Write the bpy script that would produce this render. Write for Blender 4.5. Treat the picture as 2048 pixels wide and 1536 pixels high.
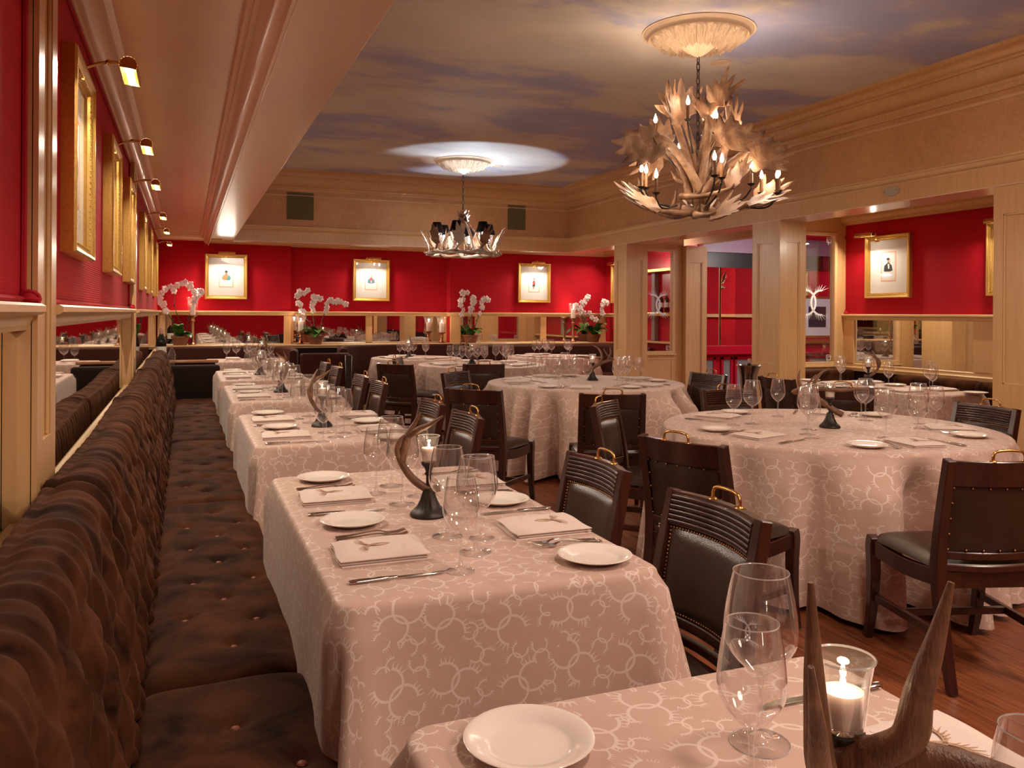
import bpy, bmesh, math, random
from mathutils import Vector, Matrix
random.seed(7)
pi = math.pi
sc = bpy.context.scene
for o in list(bpy.data.objects): bpy.data.objects.remove(o)

# ------------------------------------------------------------------ camera, world, exposure
YAW = math.atan(654 / 1650)
cd = bpy.data.cameras.new('camera'); cam = bpy.data.objects.new('camera', cd)
sc.collection.objects.link(cam); sc.camera = cam
cd.sensor_width = 36; cd.lens = 1650 / 2048 * 36; cd.shift_y = -140.4 / 2048
cd.clip_start = .02; cd.clip_end = 60
cam.matrix_world = Matrix.Translation((0, 0, 1.38)) @ Matrix.Rotation(-YAW, 4, 'Z') @ Matrix.Rotation(pi/2, 4, 'X') @ Matrix.Rotation(.006, 4, 'Z')
wd = bpy.data.worlds.new('world'); sc.world = wd; wd.use_nodes = True
wd.node_tree.nodes['Background'].inputs[0].default_value = (.55, .38, .26, 1)
wd.node_tree.nodes['Background'].inputs[1].default_value = .3
sc.view_settings.view_transform = 'Standard'; sc.view_settings.look = 'None'
sc.view_settings.exposure = 0.18; sc.view_settings.gamma = 1; sc.view_settings.use_curve_mapping = False
sc.cycles.transparent_max_bounces = 40
sc.cycles.max_bounces = 9; sc.cycles.sample_clamp_indirect = 4
C = sc.collection

# ------------------------------------------------------------------ light helper, added room fill
def light(kind, name, loc, energy, color=(1, .78, .56), parent=None, **kw):
    d = bpy.data.lights.new(name, kind); d.energy = energy; d.color = color
    rot = kw.pop('rot', None)
    for k, v in kw.items(): setattr(d, k, v)
    o = bpy.data.objects.new(name, d); C.objects.link(o); o.location = loc
    if rot is not None: o.rotation_euler = rot
    if parent: o.parent = parent
    return o
WARM = (1, .80, .62)
# unseen area lights added under the ceiling as general soft fill
light('AREA', 'fill_light', (1.6, -1.9, 3.1), 45, (1, .83, .70), shape='DISK', size=1.2, rot=(.35, 0, 0))
light('AREA', 'fill_light', (3.9, -1.0, 3.1), 40, (1, .80, .66), shape='DISK', size=1.0, rot=(.2, 0, 0))
light('AREA', 'fill_light', (3.7, 1.0, 3.15), 45, (1, .80, .66), shape='DISK', size=.5)
light('AREA', 'fill_light', (1.6, 1.0, 3.15), 30, (1, .80, .66), shape='DISK', size=.4)

# ------------------------------------------------------------------ materials
MATS = {}
class NT:
    def __init__(s, nt): s.nt = nt
    def node(s, t, **kw):
        n = s.nt.nodes.new(t)
        for k, v in kw.items(): setattr(n, k, v)
        return n
    def link(s, a, b):
        if isinstance(a, (int, float)): b.default_value = a
        elif isinstance(a, tuple): b.default_value = a
        else: s.nt.links.new(a, b)
    def m(s, op, *a, clamp=False):
        n = s.node('ShaderNodeMath', operation=op, use_clamp=clamp)
        for i, x in enumerate(a): s.link(x, n.inputs[i])
        return n.outputs[0]
    def vm(s, op, *a):
        n = s.node('ShaderNodeVectorMath', operation=op)
        for i, x in enumerate(a): s.link(x, n.inputs[i])
        return n.outputs[0]
    def coord(s, kind='Object'): return s.node('ShaderNodeTexCoord').outputs[kind]
    def scale(s, v, sx, sy, sz): return s.vm('MULTIPLY', v, (sx, sy, sz))
    def noise(s, v, sc_, det=3, rough=.55, dist=0):
        n = s.node('ShaderNodeTexNoise'); s.link(v, n.inputs['Vector'])
        n.inputs['Scale'].default_value = sc_; n.inputs['Detail'].default_value = det
        n.inputs['Roughness'].default_value = rough; n.inputs['Distortion'].default_value = dist
        return n.outputs[0]
    def ramp(s, f, stops):
        n = s.node('ShaderNodeValToRGB'); s.link(f, n.inputs[0]); e = n.color_ramp.elements
        while len(e) < len(stops): e.new(.5)
        for i, (p, c) in enumerate(stops): e[i].position = p; e[i].color = (*c, 1)
        return n.outputs[0]
    def mix(s, f, a, b):
        n = s.node('ShaderNodeMix', data_type='RGBA'); s.link(f, n.inputs[0])
        s.link(a if not isinstance(a, tuple) else (*a, 1)[:4], n.inputs[6]); s.link(b if not isinstance(b, tuple) else (*b, 1)[:4], n.inputs[7])
        return n.outputs[2]
    def bump(s, h, strength=.3, dist=.01):
        n = s.node('ShaderNodeBump'); s.link(h, n.inputs['Height'])
        n.inputs['Strength'].default_value = strength; n.inputs['Distance'].default_value = dist
        return n.outputs[0]
def mat(name, color=(.5, .5, .5), rough=.5, metal=0, spec=.5, build=None, **kw):
    m_ = bpy.data.materials.new(name); m_.use_nodes = True
    b = m_.node_tree.nodes['Principled BSDF']
    b.inputs['Base Color'].default_value = (*color, 1); b.inputs['Roughness'].default_value = rough
    b.inputs['Metallic'].default_value = metal; b.inputs['Specular IOR Level'].default_value = spec
    for k, v in kw.items(): b.inputs[k.replace('_', ' ')].default_value = v
    t = NT(m_.node_tree)
    if build: build(t, b)
    else:   # faint procedural mottling so nothing is perfectly flat
        n = t.noise(t.coord(), 18, 2)
        c = t.mix(t.m('MULTIPLY', n, .5), color, tuple(x * .8 for x in color)); t.link(c, b.inputs['Base Color'])
    MATS[name] = m_
    return m_

def woodmat(name, c1, c2, sc3, rough=.35, bs=.05, coat=0):
    def bd(t, b):
        v = t.coord(); w = t.scale(v, *sc3); n = t.noise(w, 3, 5, .6, .6)
        n2 = t.noise(v, 1.7, 2)
        col = t.ramp(n, [(.3, c2), (.7, c1)]); col = t.mix(t.m('MULTIPLY', n2, .35), col, tuple(x * .75 for x in c1))
        t.link(col, b.inputs['Base Color']); t.link(t.bump(n, bs, .004), b.inputs['Normal'])
        b.inputs['Coat Weight'].default_value = coat; b.inputs['Coat Roughness'].default_value = .2
    return mat(name, c1, rough, build=bd)
woodmat('blond_wood', (.72, .44, .20), (.62, .35, .145), (14, 14, .8), .34, .03, .25)
woodmat('blond_trim', (.76, .51, .26), (.68, .43, .20), (6, .8, 6), .32, .02, .3)
woodmat('mahogany', (.055, .014, .007), (.022, .007, .004), (10, 10, 1.5), .28, .03, .4)
woodmat('dark_wood', (.03, .010, .006), (.016, .006, .004), (10, 10, 1.5), .3, .03, .3)
woodmat('wood_cap', (.42, .2, .09), (.28, .12, .05), (1.5, 8, 8), .35)

def parch(t, b):
    v = t.coord(); n = t.noise(v, 2.2, 6, .6, 1.6); n2 = t.noise(v, 9, 4, .6, 2.5)
    vein = t.m('SUBTRACT', 1, t.m('MULTIPLY', t.m('ABSOLUTE', t.m('SUBTRACT', n2, .5)), 16), clamp=True)
    col = t.ramp(n, [(.3, (.54, .27, .105)), (.7, (.64, .345, .145))])
    col = t.mix(t.m('MULTIPLY', vein, .22), col, (.78, .54, .32)); t.link(col, b.inputs['Base Color'])
mat('parchment', rough=.42, build=parch)
def satin(t, b):
    v = t.coord(); n = t.noise(t.scale(v, 60, 1, 1), 2, 2)
    col = t.mix(n, (.82, .57, .38), (.76, .52, .34)); t.link(col, b.inputs['Base Color'])
    b.inputs['Coat Weight'].default_value = .6; b.inputs['Coat Roughness'].default_value = .22
mat('satin_ceiling', rough=.35, build=satin)
def sky(t, b):
    v = t.coord(); w = t.scale(v, .62, 1.0, 1)
    n = t.noise(w, .8, 5, .52, .5); n2 = t.noise(w, 2.3, 4, .6, .3)
    f = t.m('ADD', n, t.m('MULTIPLY', t.m('SUBTRACT', n2, .5), .45))
    col = t.ramp(f, [(.36, (.38, .40, .62)), (.44, (.47, .45, .60)), (.51, (.66, .60, .57)), (.72, (.80, .72, .65))])
    t.link(col, b.inputs['Base Color'])
mat('painted_sky', rough=.6, build=sky)
def redcloth(t, b):
    v = t.coord(); sp = t.node('ShaderNodeSeparateXYZ'); t.link(v, sp.inputs[0])
    n = t.noise(v, 3, 2); wv = t.m('SINE', t.m('MULTIPLY', sp.outputs[2], 700))
    wv2 = t.m('SINE', t.m('MULTIPLY', t.m('ADD', sp.outputs[0], sp.outputs[1]), 800))
    t.link(t.mix(n, (.47, .002, .014), (.40, .0015, .012)), b.inputs['Base Color'])
    t.link(t.bump(t.m('ADD', wv, t.m('MULTIPLY', wv2, .4)), .35, .002), b.inputs['Normal'])
    b.inputs['Sheen Weight'].default_value = .12; b.inputs['Sheen Tint'].default_value = (1, .2, .2, 1)
mat('red_fabric', rough=.75, build=redcloth, spec=.2)
mat('red_cord', (.45, .004, .02), .8)
mat('red_paint', (.52, .008, .03), .28)
def velvet(t, b):
    v = t.coord(); n = t.noise(v, 5, 4, .6, .8); n2 = t.noise(v, 220, 2)
    t.link(t.ramp(n, [(.35, (.016, .005, .002)), (.65, (.085, .028, .011))]), b.inputs['Base Color'])
    t.link(t.bump(t.m('ADD', n, t.m('MULTIPLY', n2, .3)), .25, .006), b.inputs['Normal'])
    b.inputs['Sheen Weight'].default_value = .13; b.inputs['Sheen Roughness'].default_value = .35
    b.inputs['Sheen Tint'].default_value = (.85, .40, .24, 1)
mat('brown_velvet', rough=.8, build=velvet, spec=.06)
mat('button_velvet', (.20, .05, .018), .55)
def velvet2(t, b):
    v = t.coord(); n = t.noise(v, 4, 4, .6, .8)
    t.link(t.mix(n, (.008, .003, .002), (.018, .006, .004)), b.inputs['Base Color'])
    b.inputs['Sheen Weight'].default_value = .02; b.inputs['Sheen Tint'].default_value = (.6, .3, .2, 1)
mat('dark_velvet', rough=.8, build=velvet2, spec=.2)
def leather(t, b):
    v = t.coord(); n = t.noise(v, 9, 3, .5, .6); vo = t.node('ShaderNodeTexVoronoi'); t.link(v, vo.inputs['Vector']); vo.inputs['Scale'].default_value = 260
    t.link(t.mix(n, (.018, .009, .005), (.046, .022, .012)), b.inputs['Base Color'])
    t.link(t.bump(t.m('ADD', n, t.m('MULTIPLY', vo.outputs[0], .12)), .22, .012), b.inputs['Normal'])
mat('dark_leather', rough=.28, build=leather, spec=.6)
mat('booth_leather', (.045, .009, .004), .6, spec=.12)
def nod(t, b): t.link(t.mix(t.noise(t.coord(), 40, 2), (.72, .42, .14), (.5, .27, .08)), b.inputs['Base Color'])
mat('brass', rough=.25, metal=1, build=nod)
mat('aged_copper', (.42, .20, .11), .35, 1)
mat('nail_metal', (.40, .20, .10), .35, 1)
def gold(t, b):
    n = t.noise(t.coord(), 90, 3); t.link(t.mix(n, (.78, .52, .16), (.50, .28, .06)), b.inputs['Base Color'])
    t.link(t.bump(n, .2, .002), b.inputs['Normal'])
mat('gilt', rough=.32, metal=.85, build=gold)
mat('silver', (.62, .58, .54), .16, 1)
mat('bucket_silver', (.50, .42, .36), .2, 1)
mat('plaque_metal', (.50, .43, .34), .4, .3); mat('bronze', (.035, .026, .02), .45, .5)
mat('dark_iron', (.02, .014, .012), .5, .4)
mat('mirror', (.88, .86, .80), .015, 1)
def porc(t, b): t.link(t.mix(t.noise(t.coord(), 3, 1), (.86, .76, .68), (.84, .73, .64)), b.inputs['Base Color'])
mat('porcelain', rough=.12, build=porc)
def linen(name, c1, c2, rough=.75):
    def bd(t, b):
        v = t.coord(); n = t.noise(v, 400, 2); t.link(t.mix(n, c1, c2), b.inputs['Base Color'])
        t.link(t.bump(t.noise(v, 7, 3), .12, .01), b.inputs['Normal'])
    mat(name, c1, rough, build=bd)
linen('napkin_linen', (.76, .62, .55), (.70, .56, .49))
mat('emblem_tan', (.47, .28, .17), .7)
mat('emblem_frost', (.80, .82, .86), .6)
mat('mat_board', (.72, .69, .66), .8); mat('print_paper', (.68, .66, .66), .8); mat('print_border', (.80, .42, .26), .7)
for n_, c_ in dict(ink_dark=(.03, .03, .035), skin=(.45, .22, .12), skin_dark=(.20, .09, .05), coat_blue=(.10, .16, .22), coat_red=(.42, .05, .04), ink_grey=(.3, .3, .31), coat_teal=(.05, .22, .26), white_ink=(.75, .73, .72), coat_brown=(.42, .18, .08)).items(): mat(n_, c_, .8)
mat('plaster', (.74, .56, .40), .6); mat('chain_iron', (.03, .02, .015), .5, .5)
def antler(t, b):
    v = t.coord(); n = t.noise(v, 7, 4, .6, 1); n2 = t.noise(t.scale(v, 30, 30, 5), 3, 3)
    t.link(t.ramp(n, [(.30, (.08, .032, .014)), (.5, (.19, .092, .045)), (.72, (.40, .25, .15))]), b.inputs['Base Color'])
    t.link(t.bump(n2, .5, .006), b.inputs['Normal'])
mat('antler', rough=.5, build=antler)
def antler2(t, b):
    v = t.coord(); n = t.noise(v, 16, 4, .6, 1); n2 = t.noise(t.scale(v, 60, 60, 9), 4, 3)
    t.link(t.ramp(n, [(.3, (.10, .040, .018)), (.6, (.20, .09, .045)), (.8, (.32, .17, .09))]), b.inputs['Base Color'])
    t.link(t.bump(n2, .6, .004), b.inputs['Normal'])
mat('deer_antler', rough=.45, build=antler2)
mat('candle_sleeve', (.20, .085, .03), .5); mat('shade_black', (.012, .007, .007), .9, spec=.05); mat('antler_lit', (.55, .46, .36), .45)  # paler antler copy: strong lamp light put into its colour
mat('terracotta', (.26, .085, .04), .7); mat('soil_moss', (.10, .10, .04), .9)
mat('leaf_green', (.07, .20, .025), .4); mat('leaf_dark', (.03, .09, .02), .4); mat('stem_green', (.05, .045, .025), .6)
mat('petal', (.82, .68, .66), .6, Subsurface_Weight=.1)
mat('bottle_glass', (.008, .010, .006), .08); mat('bottle_label', (.74, .68, .60), .7); mat('foil', (.35, .16, .10), .4)
mat('wax', (.92, .84, .78), .5, Subsurface_Weight=.4, Subsurface_Radius=(.05, .03, .02), Subsurface_Scale=.3)
mat('vent_paint', (.15, .115, .045), .6); mat('purple_paint', (.30, .20, .28), .35); mat('blue_ceiling', (.50, .56, .66), .5)
mat('green_wall', (.01, .13, .10), .6); mat('grey_panel', (.26, .24, .23), .4); mat('black_paint', (.012, .01, .01), .4)
def em(name, col, s):
    m_ = bpy.data.materials.new(name); m_.use_nodes = True; nt = m_.node_tree; nt.nodes.clear()
    e = nt.nodes.new('ShaderNodeEmission'); e.inputs[0].default_value = (*col, 1); e.inputs[1].default_value = s
    o = nt.nodes.new('ShaderNodeOutputMaterial'); nt.links.new(e.outputs[0], o.inputs[0]); MATS[name] = m_
em('lamp_glow', (1, .88, .70), 22); em('bulb_glow', (1, .86, .66), 45); em('flame', (1, .82, .55), 26); em('white_glow', (1, .94, .86), 30)
def thin(name, refl=1.0, tint=(1, 1, 1), haze=0.0):
    m_ = bpy.data.materials.new(name); m_.use_nodes = True; nt = m_.node_tree; nt.nodes.clear(); t = NT(nt)
    tr = t.node('ShaderNodeBsdfTransparent'); tr.inputs[0].default_value = (*tint, 1)
    gl = t.node('ShaderNodeBsdfGlossy'); gl.inputs['Roughness'].default_value = .02; gl.inputs[0].default_value = (1, 1, 1, 1)
    lw_ = t.node('ShaderNodeLayerWeight'); lw_.inputs[0].default_value = .5
    fac = t.m('MULTIPLY', t.m('ADD', .055, t.m('MULTIPLY', t.m('POWER', lw_.outputs['Facing'], 3.1), .95)), refl, clamp=True)
    mx = t.node('ShaderNodeMixShader'); t.link(fac, mx.inputs[0]); t.link(tr.outputs[0], mx.inputs[1]); t.link(gl.outputs[0], mx.inputs[2])
    o = t.node('ShaderNodeOutputMaterial'); out = mx.outputs[0]
    if haze:  # milky diffuse share puts bright reflections into the glass colour
        df = t.node('ShaderNodeBsdfDiffuse'); mx2 = t.node('ShaderNodeMixShader'); t.link(haze, mx2.inputs[0])
        t.link(out, mx2.inputs[1]); t.link(df.outputs[0], mx2.inputs[2]); out = mx2.outputs[0]
    nt.links.new(out, o.inputs[0]); MATS[name] = m_
thin('thin_glass', 1.6, (.97, .96, .95), .028); thin('pane_glass', 1.0, (.93, .93, .95)); thin('hurricane_glass', 1.3, (.95, .9, .88), .04); thin('cover_glass', .35); thin('stem_glass', 1.5, (.99, .98, .97), .06); thin('rim_glass', 4, (.98, .97, .96), .30)


# damask cloth: interlocking antler rings printed tone on tone
def motif(t, vec, k, off, wline):
    v = t.vm('ADD', t.scale(vec, k, k, 0), (off, off * .7, 0))
    vo = t.node('ShaderNodeTexVoronoi', voronoi_dimensions='2D'); t.link(v, vo.inputs['Vector'])
    vo.inputs['Scale'].default_value = 1; vo.inputs['Randomness'].default_value = .42
    loc = t.vm('SUBTRACT', v, vo.outputs['Position'])
    sp = t.node('ShaderNodeSeparateColor'); t.link(vo.outputs['Color'], sp.inputs[0])
    ang = t.m('MULTIPLY', sp.outputs[0], 6.283)
    vr = t.node('ShaderNodeVectorRotate', rotation_type='Z_AXIS'); t.link(loc, vr.inputs['Vector']); t.link(ang, vr.inputs['Angle'])
    s2 = t.node('ShaderNodeSeparateXYZ'); t.link(vr.outputs[0], s2.inputs[0]); x, y = s2.outputs[0], s2.outputs[1]
    outs = []
    for sgn in (1, -1):
        px = t.m('ADD', t.m('MULTIPLY', x, sgn), .19)
        rho = t.m('SQRT', t.m('ADD', t.m('MULTIPLY', px, px), t.m('MULTIPLY', y, y)))
        th = t.m('ABSOLUTE', t.m('ARCTAN2', y, px))
        d = t.m('SUBTRACT', rho, .235)
        arc = t.m('MULTIPLY', t.m('LESS_THAN', t.m('ABSOLUTE', d), wline), t.m('LESS_THAN', th, 2.15))
        saw = t.m('MULTIPLY', t.m('ABSOLUTE', t.m('SUBTRACT', t.m('FRACT', t.m('MULTIPLY', th, 4.2)), .5)), 2)
        thr = t.m('ADD', .5, t.m('MULTIPLY', t.m('ABSOLUTE', d), 4.0))
        tine = t.m('MULTIPLY', t.m('GREATER_THAN', saw, thr), t.m('MULTIPLY', t.m('LESS_THAN', t.m('ABSOLUTE', t.m('SUBTRACT', th, 1.78)), .42), t.m('LESS_THAN', t.m('ABSOLUTE', t.m('SUBTRACT', d, .05)), .07)))
        outs.append(t.m('MAXIMUM', arc, tine))
    return t.m('MAXIMUM', *outs), vo.outputs['Distance']
def cloth(t, b):
    uv = t.coord('UV')
    a, d1 = motif(t, uv, 7.0, 3.3, .020)
    c, d2 = motif(t, uv, 13.0, 9.1, .026)
    c = t.m('MULTIPLY', c, t.m('GREATER_THAN', d1, .36))
    f = t.m('MAXIMUM', a, c)
    col = t.mix(f, (.56, .375, .30), (.72, .57, .49)); t.link(col, b.inputs['Base Color'])
    t.link(t.m('SUBTRACT', .62, t.m('MULTIPLY', f, .2)), b.inputs['Roughness'])
    b.inputs['Sheen Weight'].default_value = .15
    t.link(t.bump(t.noise(uv, 6, 3), .15, .012), b.inputs['Normal'])
mat('damask', build=cloth, spec=.3)
def plank(t, b):
    v = t.coord(); oi = t.node('ShaderNodeObjectInfo')
    vv = t.vm('ADD', v, t.vm('SCALE', oi.outputs['Location'], (0, 0, 0)))
    vo = t.node('ShaderNodeVectorMath', operation='SCALE'); t.link(oi.outputs['Location'], vo.inputs[0]); vo.inputs['Scale'].default_value = 3.7
    vv = t.vm('ADD', v, vo.outputs[0])
    n = t.noise(t.scale(vv, 24, 1.3, 1), 2.2, 6, .65, .8); n3 = t.noise(t.scale(vv, 90, 1.2, 1), 2, 3)
    rnd = t.m('FRACT', t.m('MULTIPLY', oi.outputs['Random'], 7.3))
    col = t.ramp(n, [(.32, (.07, .017, .007)), (.5, (.25, .070, .024)), (.75, (.38, .125, .048))])
    col = t.mix(t.m('MULTIPLY', rnd, .45), col, (.17, .045, .016)); t.link(col, b.inputs['Base Color'])
    t.link(t.bump(n3, .1, .003), b.inputs['Normal'])
mat('floor_oak', rough=.38, build=plank)
mat('subfloor', (.04, .015, .008), .8)

# ------------------------------------------------------------------ mesh tools
class MB:
    def __init__(s): s.v = []; s.f = []; s.uv = None
    def add(s, v, f):
        n = len(s.v); s.v += [tuple(x) for x in v]; s.f += [tuple(i + n for i in q) for q in f]; return s
    def box(s, a, b):
        x0, y0, z0 = a; x1, y1, z1 = b
        return s.add([(x0,y0,z0),(x1,y0,z0),(x1,y1,z0),(x0,y1,z0),(x0,y0,z1),(x1,y0,z1),(x1,y1,z1),(x0,y1,z1)],
                     [(0,3,2,1),(4,5,6,7),(0,1,5,4),(1,2,6,5),(2,3,7,6),(3,0,4,7)])
    def lathe(s, prof, n=16, c=(0, 0, 0), mod=None, closed=False):
        v = []; f = []; k = len(prof)
        for j in range(n):
            a = 2 * pi * j / n
            for i, (r, z) in enumerate(prof):
                rr = r * (mod(a, i, r) if mod else 1)
                v.append((c[0] + rr * math.cos(a), c[1] + rr * math.sin(a), c[2] + z))
        for j in range(n):
            for i in range(k if closed else k - 1):
                i2 = (i + 1) % k; a = j * k + i; b = ((j + 1) % n) * k + i; c2 = ((j + 1) % n) * k + i2; d = j * k + i2
                f.append((a, b, c2, d))
        return s.add(v, f)
    def sweep(s, pts, ra, rb=None, n=8, up=(0, 0, 1), cup=0, cap=True, sq=False):
        pts = [Vector(p) for p in pts]; m = len(pts)
        ra = [ra] * m if isinstance(ra, (int, float)) else ra
        rb = ra if rb is None else ([rb] * m if isinstance(rb, (int, float)) else rb)
        v = []; f = []; nrm = None
        for i, p in enumerate(pts):
            T = (pts[min(i + 1, m - 1)] - pts[max(i - 1, 0)]).normalized()
            if nrm is None:
                nrm = Vector(up) - Vector(up).dot(T) * T
                if nrm.length < 1e-3: nrm = Vector((1, .01, .3)) - Vector((1, .01, .3)).dot(T) * T
            else: nrm = nrm - nrm.dot(T) * T
            nrm.normalize(); sd = T.cross(nrm)
            for j in range(n):
                a = 2 * pi * (j + (.5 if sq else 0)) / n; ca, sa = math.cos(a), math.sin(a)
                if sq: ca *= 1.414; sa *= 1.414
                q = p + sd * ra[i] * ca + nrm * (rb[i] * sa + cup * (ra[i] * ca) ** 2)
                v.append(q)
        for i in range(m - 1):
            for j in range(n):
                j2 = (j + 1) % n; f.append((i*n+j, i*n+j2, (i+1)*n+j2, (i+1)*n+j))
        if cap: f.append(tuple(range(n))[::-1]); f.append(tuple((m-1)*n + j for j in range(n)))
        return s.add(v, f)
    def prism(s, poly, a, b, plane='xy'):
        def P(x, y, h): return (x, y, h) if plane == 'xy' else ((x, h, y) if plane == 'xz' else (h, x, y))
        n = len(poly); v = [P(x, y, a) for x, y in poly] + [P(x, y, b) for x, y in poly]
        f = [tuple(range(n))[::-1], tuple(range(n, 2 * n))] + [(i, (i+1) % n, n + (i+1) % n, n + i) for i in range(n)]
        return s.add(v, f)
    def grid(s, nu, nv, fn, wrap=False):
        v = [fn(i / (nu - 1) if not wrap else i / nu, j / (nv - 1)) for i in range(nu) for j in range(nv)]
        f = [(i*nv+j, ((i+1) % nu)*nv+j, ((i+1) % nu)*nv+j+1, i*nv+j+1) for i in range(nu if wrap else nu - 1) for j in range(nv - 1)]
        return s.add(v, f)
    def ball(s, c, r, n=8, m=6, sq=1):
        return s.lathe([(max(r * math.sin(pi * i / m), 1e-5), -r * sq * math.cos(pi * i / m)) for i in range(m + 1)], n, c)
    def mesh(s, name, m, smooth=True, bevel=0, ang=38, seg=1):
        me = bpy.data.meshes.new(name); me.from_pydata(s.v, [], s.f); me.materials.append(MATS[m])
        bm = bmesh.new(); bm.from_mesh(me)
        if not s.uv: bmesh.ops.recalc_face_normals(bm, faces=bm.faces)
        if bevel:
            bm.normal_update()
            ed = [e for e in bm.edges if len(e.link_faces) == 2 and e.calc_face_angle(0) > .6]
            bmesh.ops.bevel(bm, geom=ed, offset=bevel, segments=seg, affect='EDGES', profile=.6)
        bm.to_mesh(me); bm.free()
        if s.uv:
            l = me.uv_layers.new(name='UVMap')
            for lp in me.loops: l.data[lp.index].uv = s.uv[lp.vertex_index]
        if smooth:
            me.shade_smooth()
            if ang < 180: me.set_sharp_from_angle(angle=math.radians(ang))
        return me
def crv(pts, n=6):
    pts = [Vector(p) for p in pts]; P = [2*pts[0]-pts[1]] + pts + [2*pts[-1]-pts[-2]]; out = []
    for i in range(1, len(P) - 2):
        for k in range(n):
            t = k / n; a, b, c, d = P[i-1], P[i], P[i+1], P[i+2]
            out.append(.5 * ((2*b) + (c-a)*t + (2*a-5*b+4*c-d)*t*t + (3*b-a-3*c+d)*t**3))
    out.append(pts[-1]); return out
def lerps(vals, n):
    out = []
    for i in range(n):
        t = i / (n - 1) * (len(vals) - 1); k = min(int(t), len(vals) - 2); out.append(vals[k] + (vals[k+1] - vals[k]) * (t - k))
    return out
def tag(o, label, cat, group=None):
    o['label'] = label; o['category'] = cat
    if group: o['group'] = group
    return o
def obj(name, me, parent=None, loc=(0, 0, 0), rot=(0, 0, 0), scale=None, kind=None, label=None):
    o = bpy.data.objects.new(name, me); C.objects.link(o); o.location = loc; o.rotation_euler = rot
    if scale: o.scale = scale if not isinstance(scale, (int, float)) else (scale,) * 3
    if parent: o.parent = parent
    if kind: o['kind'] = kind
    if label: o['label'] = label
    return o
def struct(name, mb, m, bevel=0, smooth=False, parent=None): return obj(name, mb.mesh(name, m, smooth, bevel), parent, kind='structure')
def empty(name, label, cat, loc, rz=0, group=None, scale=None):
    return tag(obj(name, None, None, loc, (0, 0, rz) if isinstance(rz, (int, float)) else rz, scale), label, cat, group)
def place(kit, name, label, cat, loc, rz=0, group=None, scale=None):
    r = empty(name, label, cat, loc, rz, group, scale)
    for p in kit:
        c = obj(p[0], p[1], r, label=p[3] if len(p) > 3 else None)
        if p[0] == 'nail_trim': c['kind'] = 'stuff'
        for q in (p[2] if len(p) > 2 else []): obj(q[0], q[1], c)
    return r

# ------------------------------------------------------------------ setting
XL, XR, XA, YB, YF = -.36, 5.4, 6.72, 12.6, -4.5
ZL, ZC, ZS = 2.33, 3.26, 2.5
fl = struct('floor', MB().box((-.7, -4.8, -.06), (10.2, 13.2, -.022)), 'subfloor')
W_ = .083; pm = {}
def plankmesh(L):
    k = round(L, 2)
    if k not in pm: pm[k] = MB().box((0, 0, -.022), (W_ - .0016, L - .002, 0)).mesh('plank', 'floor_oak', False, .0008)
    return pm[k]
rng = random.Random(3); far = MB(); npl = 0
x = -.6; row = 0
while x < 10.1:
    y = YF - .2 - rng.choice([0, .6, 1.2]); row += 1
    while y < 13:
        L = rng.choice([1.8, 2.4, 3.0])
        if 1.0 < x < 5.6 and -.3 < y + L and y < 6.5 and npl < 290:
            obj('plank', plankmesh(L), fl, (x, y, 0)); npl += 1
        else: far.box((x, y, -.022), (x + W_ - .0016, y + L - .002, 0))
        y += L
    x += W_
obj('plank_field', far.mesh('plank_field', 'floor_oak', False), fl, kind='stuff')
struct('ceiling', MB().box((.4, YF, ZC), (5.7, 11.5, ZC + .06)), 'painted_sky')
struct('ceiling_soffit', MB().box((XL - .2, YF, ZS), (.40, 12.9, ZS + .06)), 'satin_ceiling')
struct('ceiling_back', MB().box((.40, 11.5, 2.47), (XA + .2, 13.0, 2.53)), 'satin_ceiling')
struct('ceiling_side', MB().box((5.5, YF, 2.47), (XA + .2, 11.5, 2.53)), 'satin_ceiling')
# red walls
struct('wall_left', MB().box((XL - .2, YF, -.02), (XL - .012, 13, ZC)), 'red_fabric')
struct('wall_left_upper', MB().box((XL - .02, YF, 1.39), (XL, YB, 2.46)), 'red_fabric')
b = MB(); b.box((XL, YB, 0), (1.46, 13, 2.5)); b.box((1.46, YB + .2, 0), (3.93, 13, 2.5)); b.box((3.93, YB, 0), (XA + .2, 13, 2.5))
struct('wall_back', b, 'red_fabric')
b = MB(); b.box((XA, YF, 0), (XA + .15, 7.1, 2.5)); b.box((XA, 11.7, 0), (XA + .15, 13, 2.5)); pass
struct('wall_right', b, 'red_fabric'); struct('trim_lobby_lintel', MB().box((XA, 7.1, 2.38), (XA + .15, 11.7, 2.5)), 'blond_wood')
struct('wall_front', MB().box((XL - .2, YF - .15, 0), (XA + .2, YF, ZC)), 'red_fabric')
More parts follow.
